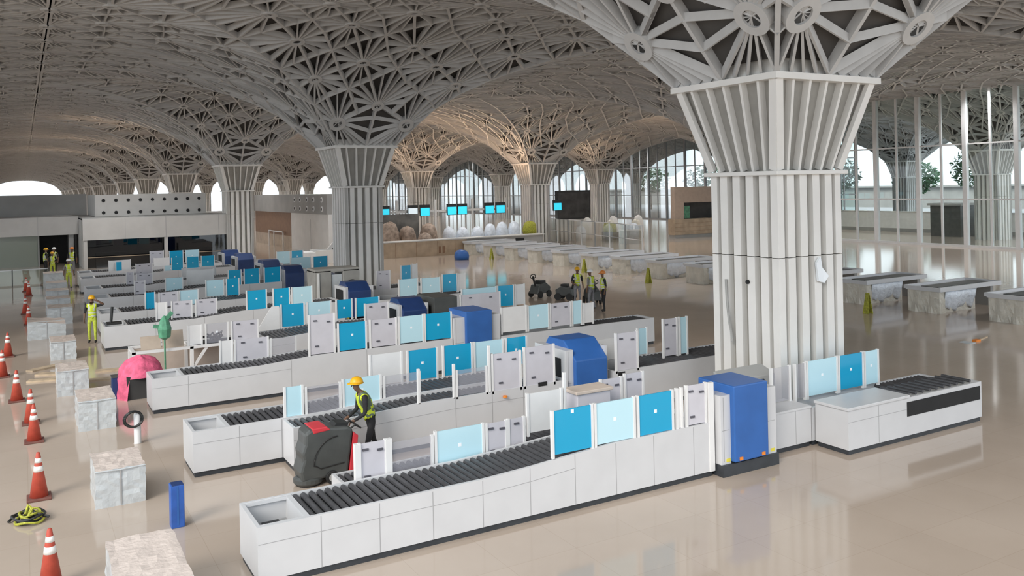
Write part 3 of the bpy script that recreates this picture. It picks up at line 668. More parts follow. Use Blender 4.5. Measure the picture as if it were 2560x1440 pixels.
# ------------------------------------------------------------------ traffic cones
def make_cone(label):
    r = thing('traffic_cone', label, 'traffic cone', group='orange traffic cones along the walkway', world=False)
    obj('base', B().box(-0.2, 0.2, -0.2, 0.2, 0, 0.045), 'conebase', r, bevel=0.012)
    def rad(z): return 0.155 + (0.03 - 0.155) * (z - 0.045) / 0.80
    obj('body', B().lathe([(rad(0.045), 0.045), (rad(0.83), 0.83), (rad(0.83) * 0.6, 0.845), (0, 0.845)], n=20), 'cone', r, smooth=True)
    for z0, z1 in ((0.50, 0.60), (0.66, 0.74)):
        obj('reflective_band', B().lathe([(rad(z0) + 0.003, z0), (rad(z1) + 0.003, z1)], n=20), 'band', r, smooth=True)
    return r
cones = [(0.25, 13.7, 'traffic cone nearest the camera, cut off by the bottom edge'), (0.17, 17.9, 'traffic cone standing alone left of the white crate'), (0.14, 22.1, 'front cone of a close pair beside the pinkish crate'),
         (0.09, 23.9, 'rear cone of a close pair, half hidden by the front one'), (-0.22, 26.75, 'traffic cone left of the pale boards'), (-0.62, 30.6, 'traffic cone at the left picture edge beside the boards'),
         (-0.52, 34.4, 'traffic cone near the left edge, level with the lookout'), (0.16, 42.5, 'front cone of the middle cluster beside the sagging crate'), (0.05, 46.5, 'rear cone of the middle cluster'),
         (0.24, 55.0, 'front one of the two farthest cones'), (0.12, 57.6, 'rear one of the two farthest cones')]
c0 = None
for x, y, lab in cones:
    if c0 is None: c0 = make_cone(lab); t = c0
    else: t = copy_tree(c0, label=lab)
    t.location = (x, y, 0)
# ------------------------------------------------------------------ bollard, carton, coil, boards, pink bundle
r = thing('bollard', 'short white bollard with a black cable loop hung over it', 'bollard', (2.13, 20.62, 0))
obj('post', B().lathe([(0.085, 0), (0.075, 0.02), (0.075, 0.64), (0.06, 0.67), (0, 0.68)], (2.13, 20.62, 0), 18), 'post', r, smooth=True)
pts = [(2.08 + 0.18 * math.cos(a) - 0.05, 20.55 + 0.03 * math.sin(2 * a), 0.56 + 0.17 * math.sin(a)) for a in [2 * PI * k / 24 for k in range(25)]]
b = B().tube(pts, 0.028, 6)
b.tube([(x + 0.02, y - 0.05, z * 0.97 + 0.03) for x, y, z in pts], 0.022, 6)
tag(obj('cable_loop', b, 'cable'), 'thick black cable loop hanging on the white bollard', 'cable')
r = thing('carton', 'tall narrow blue carton standing on end on the floor', 'carton', (2.13, 15.1, 0))
obj('box', B().box(2.03, 2.24, 15.0, 15.22, 0, 0.70), 'carton', r, bevel=0.01); obj('flap', B().box(2.05, 2.22, 15.0, 15.2, 0.70, 0.715), 'navy', r)
obj('tape', B().box(2.12, 2.15, 14.996, 15.0, 0.05, 0.69), 'blue', r)
b = B(); rr = random.Random(3)
for k in range(6):
    R = rr.uniform(0.12, 0.24); cx, cy = rr.uniform(-0.06, 0.06), rr.uniform(-0.08, 0.08)
    b.tube([(0.0 + cx + R * math.cos(a) * 1.15, 16.75 + cy + R * math.sin(a) * 1.2, 0.03 + k * 0.018 + 0.02 * math.sin(3 * a + k)) for a in [2 * PI * q / 20 for q in range(21)]], 0.02, 6, 0 if k % 2 else 1)
b.tube([(-0.3, 16.8, 0.03), (-0.22, 16.95, 0.05), (-0.1, 16.9, 0.1), (0.02, 16.8, 0.2), (0.1, 16.7, 0.13), (0.3, 16.6, 0.06)], 0.022, 6, 1)
b.tube([(-0.05, 16.75, 0.12), (0.0, 16.85, 0.24), (0.05, 16.75, 0.2), (0.0, 16.65, 0.12)], 0.03, 6, 0)
tag(obj('rope_coil', b, ['lime', 'cable']), 'tangled heap of lime rope and black hose on the floor beside the cones', 'rope')
for k, (x0, y0, x1, y1) in enumerate([(0.05, 29.35, 1.35, 29.0), (0.3, 30.3, 1.6, 29.7), (0.1, 31.0, 1.1, 31.7), (1.6, 28.4, 2.5, 28.2), (1.9, 29.7, 2.7, 29.6)]):
    o = obj('board', B().beam((x0, y0, 0.0), (x1, y1, 0.0), 0.32, 0.05), 'wood')
    tag(o, ['pale board lying nearest the cones', 'pale board lying across the walkway in the middle of the loose boards', 'pale board lying farthest left, aimed at the lookout', 'pale board behind the wrapped crate by the frame', 'short pale board under the lookout'][k], 'board', 'loose pale boards on the floor')
r = thing('wrapped_bundle', 'bright pink fabric bundle slumped over a dark frame at the end of the third lane', 'bundle', (2.75, 25.4, 0))
b = B(); n = 26
prof = [(0.72, 0.0), (0.70, 0.3), (0.66, 0.55), (0.58, 0.80), (0.40, 0.98), (0.16, 1.06), (0.0, 1.08)]
vs = []
for rd, z in prof:
    for k in range(n):
        a = 2 * PI * k / n; f = 1 + 0.07 * math.sin(5 * a + z * 6) + 0.04 * math.sin(11 * a)
        vs.append((2.75 + rd * f * math.cos(a) * 0.9, 25.45 + rd * f * math.sin(a) * 0.75, z * (1 + 0.04 * math.sin(3 * a))))
b.add(vs, [(j * n + k, j * n + (k + 1) % n, (j + 1) * n + (k + 1) % n, (j + 1) * n + k) for j in range(len(prof) - 1) for k in range(n) if not (j < 2 and k in (17, 18, 19, 21, 22, 23))])
obj('fabric', b, 'pink', r, smooth=True)
obj('frame', B().box(2.35, 3.2, 25.05, 25.8, 0, 0.62), 'darkint', r)
r = thing('floor_box', 'small dark navy box beside the pink bundle', 'box', (2.12, 25.55, 0)); obj('body', B().box(2.02, 2.18, 25.4, 25.75, 0, 0.58), 'navy', r, bevel=0.01); obj('lid', B().box(2.01, 2.19, 25.39, 25.76, 0.58, 0.61), 'machine', r)
for k, (x0, x1, z1, lab) in enumerate(((3.0, 3.55, 1.25, 'narrow cardboard panel propped at the end of the unfinished frame'), (3.6, 4.2, 1.36, 'wider cardboard panel propped beside the green cover'))):
    tag(obj('cardboard_panel', B().prism_yz([(27.6, 0.88), (27.66, 0.88), (27.80, z1), (27.76, z1)], x0, x1), 'cardboard'), lab, 'cardboard panel', 'cardboard panels on the unfinished frame')
r = thing('plastic_cover', 'green plastic cover draped on a thin stand at the end of the fourth lane', 'cover', (3.62, 27.3, 0))
b = B().lathe([(0.05, 1.18), (0.17, 1.25), (0.20, 1.5), (0.13, 1.75), (0.04, 1.88), (0, 1.9)], (3.62, 27.3, 0), 9); b.beam((3.3, 27.3, 1.55), (3.62, 27.3, 1.5), 0.12, 0.1); b.beam((3.66, 27.3, 1.7), (3.88, 27.3, 1.95), 0.12, 0.1)
obj('cover', b, 'green', r); obj('stand', B().cyl((3.62, 27.3, 0), (3.62, 27.3, 1.3), 0.025, 8), 'green', r, 'thin dark green stand')
b = B(); rr = random.Random(5)
for k in range(7): x = 6 + rr.uniform(-0.3, 0.3); b.tube([(x, 28.0, 0.87), (x + rr.uniform(-0.2, 0.2), 27.95, 0.95 + rr.uniform(0, 0.15)), (x + rr.uniform(-0.3, 0.3), 28.1, 0.9)], 0.035, 5)
b.v = [v + Vector((-0.9, 0.1, 0.06)) for v in b.v]
tag(obj('cable_heap', b, 'cable'), 'dark heap of cables on the unfinished frame', 'cables')
r = thing('cable_reel_stand', 'small dark cable stand on the left end of the fifth lane', 'stand', (2.75, 33.9, 0.86))
obj('base', B().box(2.55, 3.05, 33.75, 34.1, 0.87, 0.95), 'rubber', r); obj('pole', B().cyl((2.7, 33.9, 0.95), (2.75, 33.9, 1.5), 0.05, 8), 'cable', r)
#--PART3--
# ------------------------------------------------------------------ people
def person(label, loc, face, pose='stand', hat='hat_yellow', shirt='shirt', legs='trousers', vest='vest', scale=1.0, stripe='stripe'):
    """one skinned body posed from a joint chain (x forward, y to the left), dressed with child meshes"""
    r = thing('person', label, 'person', loc, None, rz=face, world=False)
    r.scale = (scale,) * 3
    lean = {'push': 0.17, 'look': 0.0, 'stand': 0.02, 'talk': 0.03}[pose]
    V = []; E = []; R = []; K = []; roots = []
    def jt(p, rad, kind, parent=None, root=False):
        V.append(Vector(p)); R.append(rad if isinstance(rad, tuple) else (rad, rad)); K.append(kind)
        if parent is not None: E.append((parent, len(V) - 1))
        if root: roots.append(len(V) - 1)
        return len(V) - 1
    pel = jt((0, 0, 0.95), (0.115, 0.155), 'leg', root=True)
    ab = jt((lean * 0.3, 0, 1.08), (0.105, 0.14), 'shirt', pel)
    ch = jt((lean * 0.75, 0, 1.27), (0.12, 0.165), 'shirt', ab)
    sh = jt((lean * 1.05, 0, 1.41), (0.09, 0.13), 'shirt', ch)
    nk = jt((lean * 1.3, 0, 1.50), 0.053, 'skin', sh)
    hx = lean * 1.6 + 0.02
    jw = jt((hx + 0.012, 0, 1.575), (0.072, 0.066), 'skin', nk)
    hd = jt((hx, 0, 1.655), (0.093, 0.076), 'skin', jw)
    tp = jt((hx - 0.01, 0, 1.715), (0.066, 0.056), 'skin', hd)
    jt((hx + 0.105, 0, 1.615), 0.014, 'skin', root=True); jt((hx + 0.085, 0, 1.645), 0.010, 'skin', len(V) - 1)      # nose
    for s in (1, -1):
        jt((hx - 0.005, 0.078 * s, 1.645), 0.016, 'skin', root=True); jt((hx - 0.012, 0.082 * s, 1.615), 0.011, 'skin', len(V) - 1)   # ear
        step = {'push': (0.16, -0.20), 'look': (0.05, -0.03), 'stand': (0.03, -0.02), 'talk': (0.06, -0.05)}[pose][0 if s > 0 else 1]
        hp = jt((0, 0.095 * s, 0.88), (0.088, 0.085), 'leg', pel)
        kn = jt((step * 0.55 + 0.03, 0.105 * s, 0.49), 0.056, 'leg', hp)
        an = jt((step - (0.05 if step < 0 else 0), 0.11 * s, 0.10 + (0.03 if step < -0.1 else 0)), 0.040, 'leg', kn)
        jt((step + 0.12, 0.12 * s, 0.045), (0.036, 0.042), 'shoe', an); he = jt((step - 0.05, 0.11 * s, 0.045 + (0.05 if step < -0.1 else 0)), 0.036, 'shoe', an)
        # arm
        so = jt((lean * 1.05, 0.19 * s, 1.40), 0.062, 'shirt', sh)
        if pose == 'push': el, wr, hdir, pn = (0.20, 0.235 * s, 1.11), (0.40, 0.17 * s, 0.985), Vector((0.9, -0.1 * s, -0.25)), Vector((0, 0, -1))
        elif pose == 'look' and s > 0: el, wr, hdir, pn = (0.10, 0.42, 1.45), (0.16, 0.20, 1.60), Vector((0.1, -0.9, 0.35)), Vector((-1, 0, 0))
        elif pose == 'talk' and s < 0: el, wr, hdir, pn = (0.02, -0.27, 1.12), (0.22, -0.20, 1.02), Vector((0.9, 0.2, 0.1)), Vector((0, 1, 0))
        else: el, wr, hdir, pn = (-0.01, 0.25 * s, 1.13), (0.05, 0.265 * s, 0.89), Vector((0.15, 0, -1)), Vector((0, -s, 0))
        hdir.normalize()
        e = jt(el, 0.046, 'shirt', so); wv = jt(wr, 0.031, 'shirt' if pose == 'push' else 'skin', e)
        wr = Vector(wr); pm = jt(wr + hdir * 0.055, (0.036, 0.022), 'skin', wv); jt(wr + hdir * 0.085, (0.034, 0.018), 'skin', pm)
        side = hdir.cross(pn).normalized()
        for f, (o, ln) in enumerate(((-0.029, 0.068), (-0.010, 0.078), (0.010, 0.073), (0.028, 0.056))):
            curl = 0.75 if pose == 'push' else 0.35
            p0 = wr + hdir * 0.075 + side * o; p1 = p0 + hdir * ln * 0.45 + pn * ln * curl * 0.35; p2 = p1 + hdir * ln * (0.2 if curl > 0.5 else 0.4) + pn * ln * curl
            a = jt(p0, 0.0095, 'skin', root=True); a = jt(p1, 0.0088, 'skin', a); jt(p2, 0.0078, 'skin', a)
        th = wr + hdir * 0.025 - side * 0.03; a = jt(th, 0.012, 'skin', root=True); a = jt(th - side * 0.026 + hdir * 0.03 + pn * 0.012, 0.0105, 'skin', a); jt(th - side * 0.026 + hdir * 0.062 + pn * 0.03, 0.009, 'skin', a)
    me = bpy.data.meshes.new('body'); me.from_pydata([tuple(v) for v in V], E, [])
    tmp = bpy.data.objects.new('body', me); C.objects.link(tmp)
    sk = tmp.modifiers.new('skin', 'SKIN'); sk.use_smooth_shade = True; sk.branch_smoothing = 0.3
    for i, d in enumerate(me.skin_vertices[0].data): d.radius = R[i]; d.use_root = i in roots
    sb = tmp.modifiers.new('sub', 'SUBSURF'); sb.levels = 2; sb.render_levels = 2
    dg = bpy.context.evaluated_depsgraph_get()
    bm_ = bpy.data.meshes.new_from_object(tmp.evaluated_get(dg))
    bpy.data.objects.remove(tmp)
    names = ['skin', shirt, legs, 'shoe']; ix = {'skin': 0, 'shirt': 1, 'leg': 2, 'shoe': 3}
    bm_.materials.clear()
    for n in names: bm_.materials.append(M[n])
    segs = [(V[a], V[b], K[b], a, b) for a, b in E]
    def near(c):
        best = None
        for a, b, k, ia, ib in segs:
            d = b - a; t = max(0, min(1, (c - a).dot(d) / max(d.length_squared, 1e-9))); q = (c - (a + d * t)).length - 0.6 * (R[ia][0] * (1 - t) + R[ib][0] * t)
            if best is None or q < best[0]: best = (q, k, ia, ib)
        return best
    torso = set((pel, ab, ch, sh)); vf = []
    for p in bm_.polygons:
        n_ = near(p.center); k = n_[1]
        if k == 'shirt' and p.center.z < 0.99 and n_[2] == pel: k = 'leg'
        p.material_index = ix[k]; p.use_smooth = True
        shoulder = n_[2] == sh and n_[3] != nk
        if (n_[2] in torso and n_[3] in torso and 0.90 < p.center.z < 1.46) or (shoulder and abs(p.center.y) < 0.17 and p.center.z > 1.0): vf.append(p.index)
    body = bpy.data.objects.new('body', bm_); C.objects.link(body); body.parent = r; bm_.name = 'body'
    # vest: the torso faces pushed out into a shell of their own
    b = B(); mp = {}
    for fi in vf:
        p = bm_.polygons[fi]; ids = []
        for vi in p.vertices:
            if vi not in mp: mp[vi] = len(b.v); b.v.append(bm_.vertices[vi].co + bm_.vertices[vi].normal * 0.016)
            ids.append(mp[vi])
        z = p.center.z; b.f.append(ids); b.m.append(1 if 1.00 < z < 1.045 or 1.12 < z < 1.165 or (z > 1.2 and abs(abs(p.center.y) - 0.09) < 0.022) else 0)
    v = obj('vest', b, [vest, stripe], r, smooth=True, label='high-visibility vest')
    so_ = v.modifiers.new('solid', 'SOLIDIFY'); so_.thickness = 0.008
    hb = B().lathe([(0.125, 0), (0.122, 0.03), (0.112, 0.07), (0.085, 0.105), (0.045, 0.125), (0, 0.13)], (hx - 0.01, 0, 1.675), 18, sx=1.08)
    hb.lathe([(0.118, 0.0), (0.15, -0.006), (0.15, 0.004), (0.118, 0.012)], (hx + 0.015, 0, 1.675), 18, sx=1.12, sy=0.88)
    obj('hard_hat', hb, hat, r, smooth=True)
    for s in (1, -1):
        obj('eye', B().lathe([(0, -0.009), (0.007, -0.006), (0.009, 0), (0.007, 0.006), (0, 0.009)], (hx + 0.083, 0.031 * s, 1.648), 8), 'eye', r)
    return r
person('worker in yellow hard hat and lime vest pushing the grey floor scrubber', (5.98, 16.28, 0), PI, 'push', 'hat_yellow', 'shirt', 'trousers', stripe='darkstripe')
person('worker all in lime standing among the crates with one hand raised to the head', (2.2, 35.6, 0), -PI / 2 - 0.2, 'look', 'hat_yellow', 'shirt', 'limetrousers')
person('worker in orange hard hat and black trousers, standing furthest right by the black machines', (21.85, 30.2, 0), PI * 0.9, 'stand', 'hat_orange', 'shirt', 'trousers')
person('worker in white hard hat and grey trousers, just behind the orange-hatted one', (21.75, 31.0, 0), PI * 0.6, 'talk', 'hat_white', 'greyshirt', 'greytrousers')
person('worker in yellow hard hat and grey trousers standing over the black machines', (21.95, 32.4, 0), -PI * 0.6, 'talk', 'hat_yellow', 'shirt', 'greytrousers')
person('worker in lime vest and yellow hard hat, left one before the dark doorway', (1.35, 68.0, 0), 0.4, 'stand', 'hat_yellow', 'shirt', 'trousers', scale=1.1)
person('crouch-shouldered worker in lime, in front of the other two at the dark doorway', (1.75, 66.6, 0), 1.8, 'talk', 'hat_yellow', 'shirt', 'limetrousers', scale=0.98)
person('worker in white hard hat at the dark doorway', (1.95, 68.9, 0), -2.2, 'talk', 'hat_white', 'shirt', 'trousers', scale=1.08)
person('worker in orange hard hat and lime vest standing alone by the pale office corner', (2.95, 66.7, 0), 1.5, 'stand', 'hat_orange', 'shirt', 'greytrousers', scale=1.12)
person('worker in lime half hidden behind the row of wrapped crates', (2.35, 57.5, 0), -1.7, 'stand', 'hat_white', 'greyshirt', 'limetrousers')
# ------------------------------------------------------------------ floor scrubber
r = thing('floor_scrubber', 'dark grey walk-behind floor scrubber with red trim, pushed by the near worker', 'floor scrubber', (4.9, 15.92, 0))
y0, y1 = 15.66, 16.18
poly = [(4.40, 0.10), (5.28, 0.14), (5.40, 0.95), (5.30, 1.02), (5.05, 1.04), (4.85, 1.08), (4.56, 1.06), (4.47, 1.00), (4.46, 0.80), (4.40, 0.64), (4.43, 0.52), (4.36, 0.30)]
obj('body', B().prism_xz(poly, y0, y1), 'machine', r, bevel=0.05)
b = B().prism_xz([(4.62, 0.98), (4.96, 1.01), (4.88, 1.085), (4.60, 1.08)], y0 - 0.012, y1 + 0.012); obj('top_hatch', b, 'red', r, 'red hatch', bevel=0.02)
obj('rear_trim', B().prism_xz([(5.30, 0.14), (5.42, 0.14), (5.50, 0.82), (5.40, 0.90)], y0 + 0.01, y1 - 0.01), 'red', r, 'red rear strip', bevel=0.015)
b = B(); arc = [(4.62 + 0.42 * (1 - math.cos(a)) * 1.1, y0 - 0.006, 0.38 + 0.50 * math.sin(a)) for a in [PI / 2 * k / 8 for k in range(9)]]; b.tube(arc, 0.014, 5); b.tube([(4.62, y0 - 0.006, 0.40), (4.75, y0 - 0.006, 0.32), (5.2, y0 - 0.006, 0.36)], 0.012, 5)
obj('side_groove', b, 'rubber', r)
obj('brush_deck', B().lathe([(0.25, 0.03), (0.28, 0.06), (0.28, 0.13), (0.22, 0.17)], (4.58, 15.90, 0), 22), 'machine', r, smooth=False); obj('brush', B().lathe([(0.23, 0), (0.24, 0.05)], (4.58, 15.90, 0), 22), 'rubber', r)
for yy, d in ((y0 - 0.05, 1), (y1 - 0.01, 1)):
    wv = obj('wheel', B().cyl((4.96, yy, 0.125), (4.96, yy + 0.06, 0.125), 0.125, 20), 'rubber', r, bevel=0.012); obj('hub', B().cyl((4.96, yy - 0.008, 0.125), (4.96, yy, 0.125), 0.07, 14), 'wallgrey', wv)
b = B().tube([(5.34, y0 + 0.1, 0.93), (5.46, y0 + 0.1, 1.0), (5.55, y0 + 0.1, 0.95)], 0.018, 6); b.tube([(5.34, y1 - 0.1, 0.93), (5.46, y1 - 0.1, 1.0), (5.55, y1 - 0.1, 0.95)], 0.018, 6); b.tube([(5.55, y0 + 0.02, 0.95), (5.55, y1 + 0.25, 0.95)], 0.018, 6)
obj('handlebar', b, 'rubber', r); obj('squeegee', B().box(5.34, 5.44, y0 - 0.08, y1 + 0.08, 0.015, 0.09), 'rubber', r); obj('control_panel', B().prism_xz([(5.05, 1.03), (5.32, 1.0), (5.34, 1.06), (5.1, 1.09)], y0 + 0.1, y1 - 0.1), 'rubber', r)
# ------------------------------------------------------------------ black floor machines by the far workers
def machine(x, y, label, s=1.0, rz=0.0):
    r = thing('floor_machine', label, 'floor machine', (x, y, 0), None, rz=rz, world=False)
    obj('body', B().prism_xz([(-0.5 * s, 0.2), (0.4 * s, 0.2), (0.45 * s, 0.5), (0.1 * s, 0.72 * s), (-0.35 * s, 0.6 * s)], -0.3, 0.3), 'machine', r, bevel=0.04)
    obj('seat', B().box(-0.15 * s, 0.2 * s, -0.2, 0.2, 0.66 * s, 0.80 * s), 'rubber', r, bevel=0.03)
    obj('steering_column', B().cyl((-0.35 * s, 0, 0.55 * s), (-0.5 * s, 0, 1.02 * s), 0.05, 8).tube([(-0.5 * s + 0.05 * math.cos(a), 0.17 * math.sin(a), 1.02 * s + 0.1 * math.cos(a)) for a in [2 * PI * k / 14 for k in range(15)]], 0.022, 5), 'rubber', r)
    for xx in (-0.32, 0.3):
        for yy in (-0.34, 0.28): obj('wheel', B().cyl((xx * s, yy, 0.17), (xx * s, yy + 0.07, 0.17), 0.17, 14), 'rubber', r)
machine(22.3, 36.2, 'black ride-on floor machine, left of the three by the far workers', 1.05, 0.3)
machine(22.75, 34.6, 'black ride-on floor machine in the middle of the three', 0.95, 2.2)
machine(22.9, 32.6, 'black ride-on floor machine nearest the workers in lime vests', 1.05, 1.2)
# ------------------------------------------------------------------ check-in islands wrapped in plastic
def make_island(label):
    r = thing('check_in_island', label, 'check-in desk', (0, 0, 0), 'check-in islands wrapped in plastic', world=False)
    b = B()
    n = 12; ys = [0.12 + 1.42 * k / n for k in range(n + 1)]
    vs = []; rr = random.Random(4)
    for z in (0.0, 0.3, 0.6, 0.92):
        for y in ys: vs.append((0.10 + 0.05 * math.sin(y * 9 + z * 4) * (1 - z) + rr.uniform(-0.015, 0.015), y, z))
    b.add(vs, [(j * (n + 1) + k, (j + 1) * (n + 1) + k, (j + 1) * (n + 1) + k + 1, j * (n + 1) + k + 1) for j in range(3) for k in range(n)])
    b.box(0.13, 0.5, 0.14, 1.5, 0, 0.92)
    obj('end_wrap', b, 'wraptan', r, smooth=False)
    obj('base', B().box(0.5, 2.75, 0.28, 1.5, 0.0, 0.92), 'wraptan', r)
    vs = []; n = 14
    for z, o in ((0.95, 0.0), (0.6, 0.05), (0.25, 0.16), (0.12, 0.2)):
        for k in range(n + 1):
            x = 0.45 + 2.1 * k / n; vs.append((x, 0.08 + o + 0.06 * math.sin(k * 1.9) * (1 - z) + rr.uniform(-0.02, 0.02), z + 0.12 * math.sin(k * 0.7 + 1) * (1 - z)))
    b = B().add(vs, [(j * (n + 1) + k, j * (n + 1) + k + 1, (j + 1) * (n + 1) + k + 1, (j + 1) * (n + 1) + k) for j in range(3) for k in range(n)])
    o = obj('plastic_sheet', b, 'sheet', r, smooth=True); sd = o.modifiers.new('solid', 'SOLIDIFY'); sd.thickness = 0.006
    b = B().box(0.0, 4.2, 0.0, 0.10, 0.90, 1.08); b.box(0.0, 4.2, 1.55, 1.65, 0.94, 1.08); b.box(0, 0.10, 0.1, 1.55, 0.9, 1.06); b.box(4.12, 4.2, 0.1, 1.55, 0.9, 1.08); b.box(0.1, 4.12, 0.1, 1.55, 0.92, 0.98)
    obj('counter_top', b, 'white', r); obj('belt', B().box(0.5, 4.0, 0.45, 1.2, 0.98, 1.03), 'machine', r)
    b = B().box(3.9, 4.1, 0.3, 1.4, 0.0, 0.92); obj('end_support', b, 'wallgrey', r)
    return r
isl = None
for k in range(14):
    y = 17.7 + 3.43 * k
    lab = 'plastic-wrapped check-in island %s' % (['cut off by the right picture edge', 'right of the huge column, second from the edge', 'beside the right side of the huge column', 'hidden half behind the huge column'][k] if k < 4 else 'left of the huge column, %s back in the row' % ORD[k - 4])
    if isl is None: isl = make_island(lab); t = isl
    else: t = copy_tree(isl, label=lab)
    t.location = (31.85, y, 0)
for k, (x, y, lab) in enumerate(((30.0, 37.4, 'lime caution stand left of the huge column'), (29.85, 23.1, 'lime caution stand right of the huge column'), (31.0, 57.5, 'farthest lime caution stand by the grey islands'), (30.6, 44.5, 'lime caution stand behind the three far workers'))):
    r = thing('caution_stand', lab, 'caution sign', (x, y, 0), 'lime caution stands on the polished floor')
    obj('front_leaf', B().add([(x - 0.02, y - 0.15, 0), (x - 0.02, y + 0.15, 0), (x + 0.10, y + 0.08, 0.85), (x + 0.10, y - 0.08, 0.85), (x, y - 0.15, 0), (x, y + 0.15, 0), (x + 0.12, y + 0.08, 0.85), (x + 0.12, y - 0.08, 0.85)], [(0, 1, 2, 3), (7, 6, 5, 4), (0, 4, 5, 1), (1, 5, 6, 2), (2, 6, 7, 3), (3, 7, 4, 0)]), 'lime', r)
    obj('back_leaf', B().add([(x + 0.24, y - 0.15, 0), (x + 0.24, y + 0.15, 0), (x + 0.12, y + 0.08, 0.85), (x + 0.12, y - 0.08, 0.85), (x + 0.26, y - 0.15, 0), (x + 0.26, y + 0.15, 0), (x + 0.14, y + 0.08, 0.85), (x + 0.14, y - 0.08, 0.85)], [(0, 1, 2, 3), (7, 6, 5, 4), (0, 4, 5, 1), (1, 5, 6, 2), (2, 6, 7, 3), (3, 7, 4, 0)]), 'lime', r)
r = thing('floor_scrap', 'small orange and white rubbish on the floor right of the huge column', 'litter', (27.6, 17.1, 0))
obj('scrap', B().box(27.5, 27.75, 17.0, 17.15, 0.0, 0.06), 'orange', r); obj('sheet', B().box(27.0, 27.3, 16.9, 17.3, 0, 0.02), 'wrap', r); obj('strip', B().beam((27.8, 17.1, 0.0), (28.6, 17.3, 0.0), 0.05, 0.03), 'wood', r)
# ------------------------------------------------------------------ pale office block behind the lanes
r = thing('office_block', 'low pale office block with two dark window bays behind the lanes', 'office block', (10, 74, 0))
obj('fascia', B().box(3.95, 16.4, 72.4, 73.2, 2.15, 3.80).box(6.9, 6.92, 72.39, 72.4, 2.15, 3.8, 1).box(9.86, 9.89, 72.39, 72.4, 2.15, 3.8, 1).box(13.9, 13.92, 72.39, 72.4, 2.15, 3.8, 1), ['wallpale', 'seam'], r)
obj('side_wall', B().box(3.95, 4.25, 72.6, 84, 0, 3.80), 'wallpale', r); obj('roof', B().box(3.95, 16.4, 72.6, 84, 3.70, 3.86), 'wallgrey', r)
for x in (4.0, 9.75, 16.05): obj('post', B().box(x, x + 0.26, 72.45, 72.75, 0, 2.15), 'wallpale', r)
for x0, x1 in ((4.3, 9.7), (10.05, 16.0)):
    wv = obj('window', B().box(x0, x1, 72.68, 72.70, 0.0, 2.15), 'darkglass', r); obj('sill', B().box(x0, x1, 72.55, 72.75, 0.78, 0.84), 'tan', wv)
obj('back_wall', B().box(4.25, 16.4, 77.0, 77.2, 0, 3.7), 'darkint', r); obj('right_wall', B().box(16.2, 16.4, 72.7, 84, 0, 3.7), 'wallpale', r); obj('counter', B().box(5, 15.5, 75.0, 75.6, 0, 1.0), 'machine', r)
r = thing('duct_plenum', 'pale roof box with two rows of round black air nozzles, on the office block', 'air duct', (9.2, 75, 3.86))
obj('casing', B().box(5.0, 13.4, 75, 83.8, 3.87, 5.60), 'wallpale', r, bevel=0.02)
for k in range(9):
    for z in (4.18, 5.15):
        x = 5.62 + k * 0.905
        obj('nozzle', B().cyl((x, 75.0, z), (x, 74.96, z), 0.13, 14), 'black', r)
r = thing('side_building', 'grey-green glazed building with a dark doorway at far left', 'building', (-3, 78, 0))
obj('fascia', B().box(-14, 3.94, 77.6, 78.4, 2.45, 3.92).box(1.05, 1.07, 77.59, 77.6, 2.45, 3.9, 1), ['wallpale', 'seam'], r); obj('glazing', B().box(-14, 1.05, 78.0, 78.04, 0.0, 2.45), 'wallgreen', r)
obj('doorway', B().box(1.1, 3.3, 80.2, 80.3, 0, 2.45), 'black', r); obj('door_jamb', B().box(1.05, 1.15, 77.9, 80.2, 0, 2.45), 'wallgrey', r); obj('door_jamb', B().box(3.25, 3.6, 77.9, 80.2, 0, 2.45), 'wallgrey', r); obj('lintel', B().box(1.05, 3.6, 77.9, 80.2, 2.45, 2.5), 'black', r)
obj('rear_wall', B().box(-14, 1.1, 80.2, 80.3, 0, 2.45), 'wallgrey', r); obj('roof', B().box(-14, 3.94, 77.7, 84, 3.8, 3.92), 'wallgrey', r); tag(obj('rear_wall_band', B().box(-14, 4.95, 84.1, 84.4, 0, 5.72), 'wallgrey'), 'long plain grey wall band above and behind the glazed building at far left', 'wall')
r = thing('glass_railing', 'low glass railing with dark posts at far left', 'railing', (-2, 61.2, 0))
obj('glass_pane', B().box(-6, 1.4, 61.2, 61.22, 0.08, 1.0), 'rail_glass', r); obj('handrail', B().box(-6, 1.4, 61.18, 61.24, 1.0, 1.05), 'steel', r)
for x in (-4.6, -2.6, -0.6, 1.38): obj('post', B().box(x - 0.03, x + 0.03, 61.15, 61.2, 0, 1.05), 'machine', r)
# long building behind: cream and brown wall with its own nozzle box
r = thing('service_building', 'long cream and brown building with round air nozzles, left of the second column', 'building', (22.8, 80, 0))
obj('cream_wall', B().box(22.6, 23.2, 70.8, 82.4, 0, 3.5).box(22.59, 22.6, 76.0, 76.04, 0.3, 3.0, 1), ['cream', 'seam'], r, 'cream wall'); obj('brown_wall', B().box(22.6, 23.2, 82.4, 97, 1.2, 3.5), 'brown', r, 'brown wall'); obj('base_wall', B().box(22.62, 23.2, 82.4, 97, 0, 1.2), 'tan', r)
obj('front_wall', B().box(23.2, 31, 70.9, 71.0, 0, 3.3), 'dimwall', r); obj('plenum', B().box(22.5, 26, 70.8, 97, 3.5, 5.25), 'wallgrey', r, 'dark grey duct box')
for y in (72.2, 74.6, 76.6, 78.8, 80.6):
    for z in (3.95, 4.75):
        q = obj('nozzle', B().cyl((22.5, y, z), (22.44, y, z), 0.24, 14), 'post', r); obj('nozzle_bore', B().cyl((22.44, y, z), (22.42, y, z), 0.13, 12), 'black', q)
b = B()
for y in (84.5, 88, 90): b.box(22.3, 22.4, y, y + 0.12, 0, 1.6); 
b.box(22.3, 22.4, 84.5, 90.1, 1.5, 1.6)
tag(obj('door_frame', b, 'post'), 'white bare door frame against the brown wall', 'door frame')
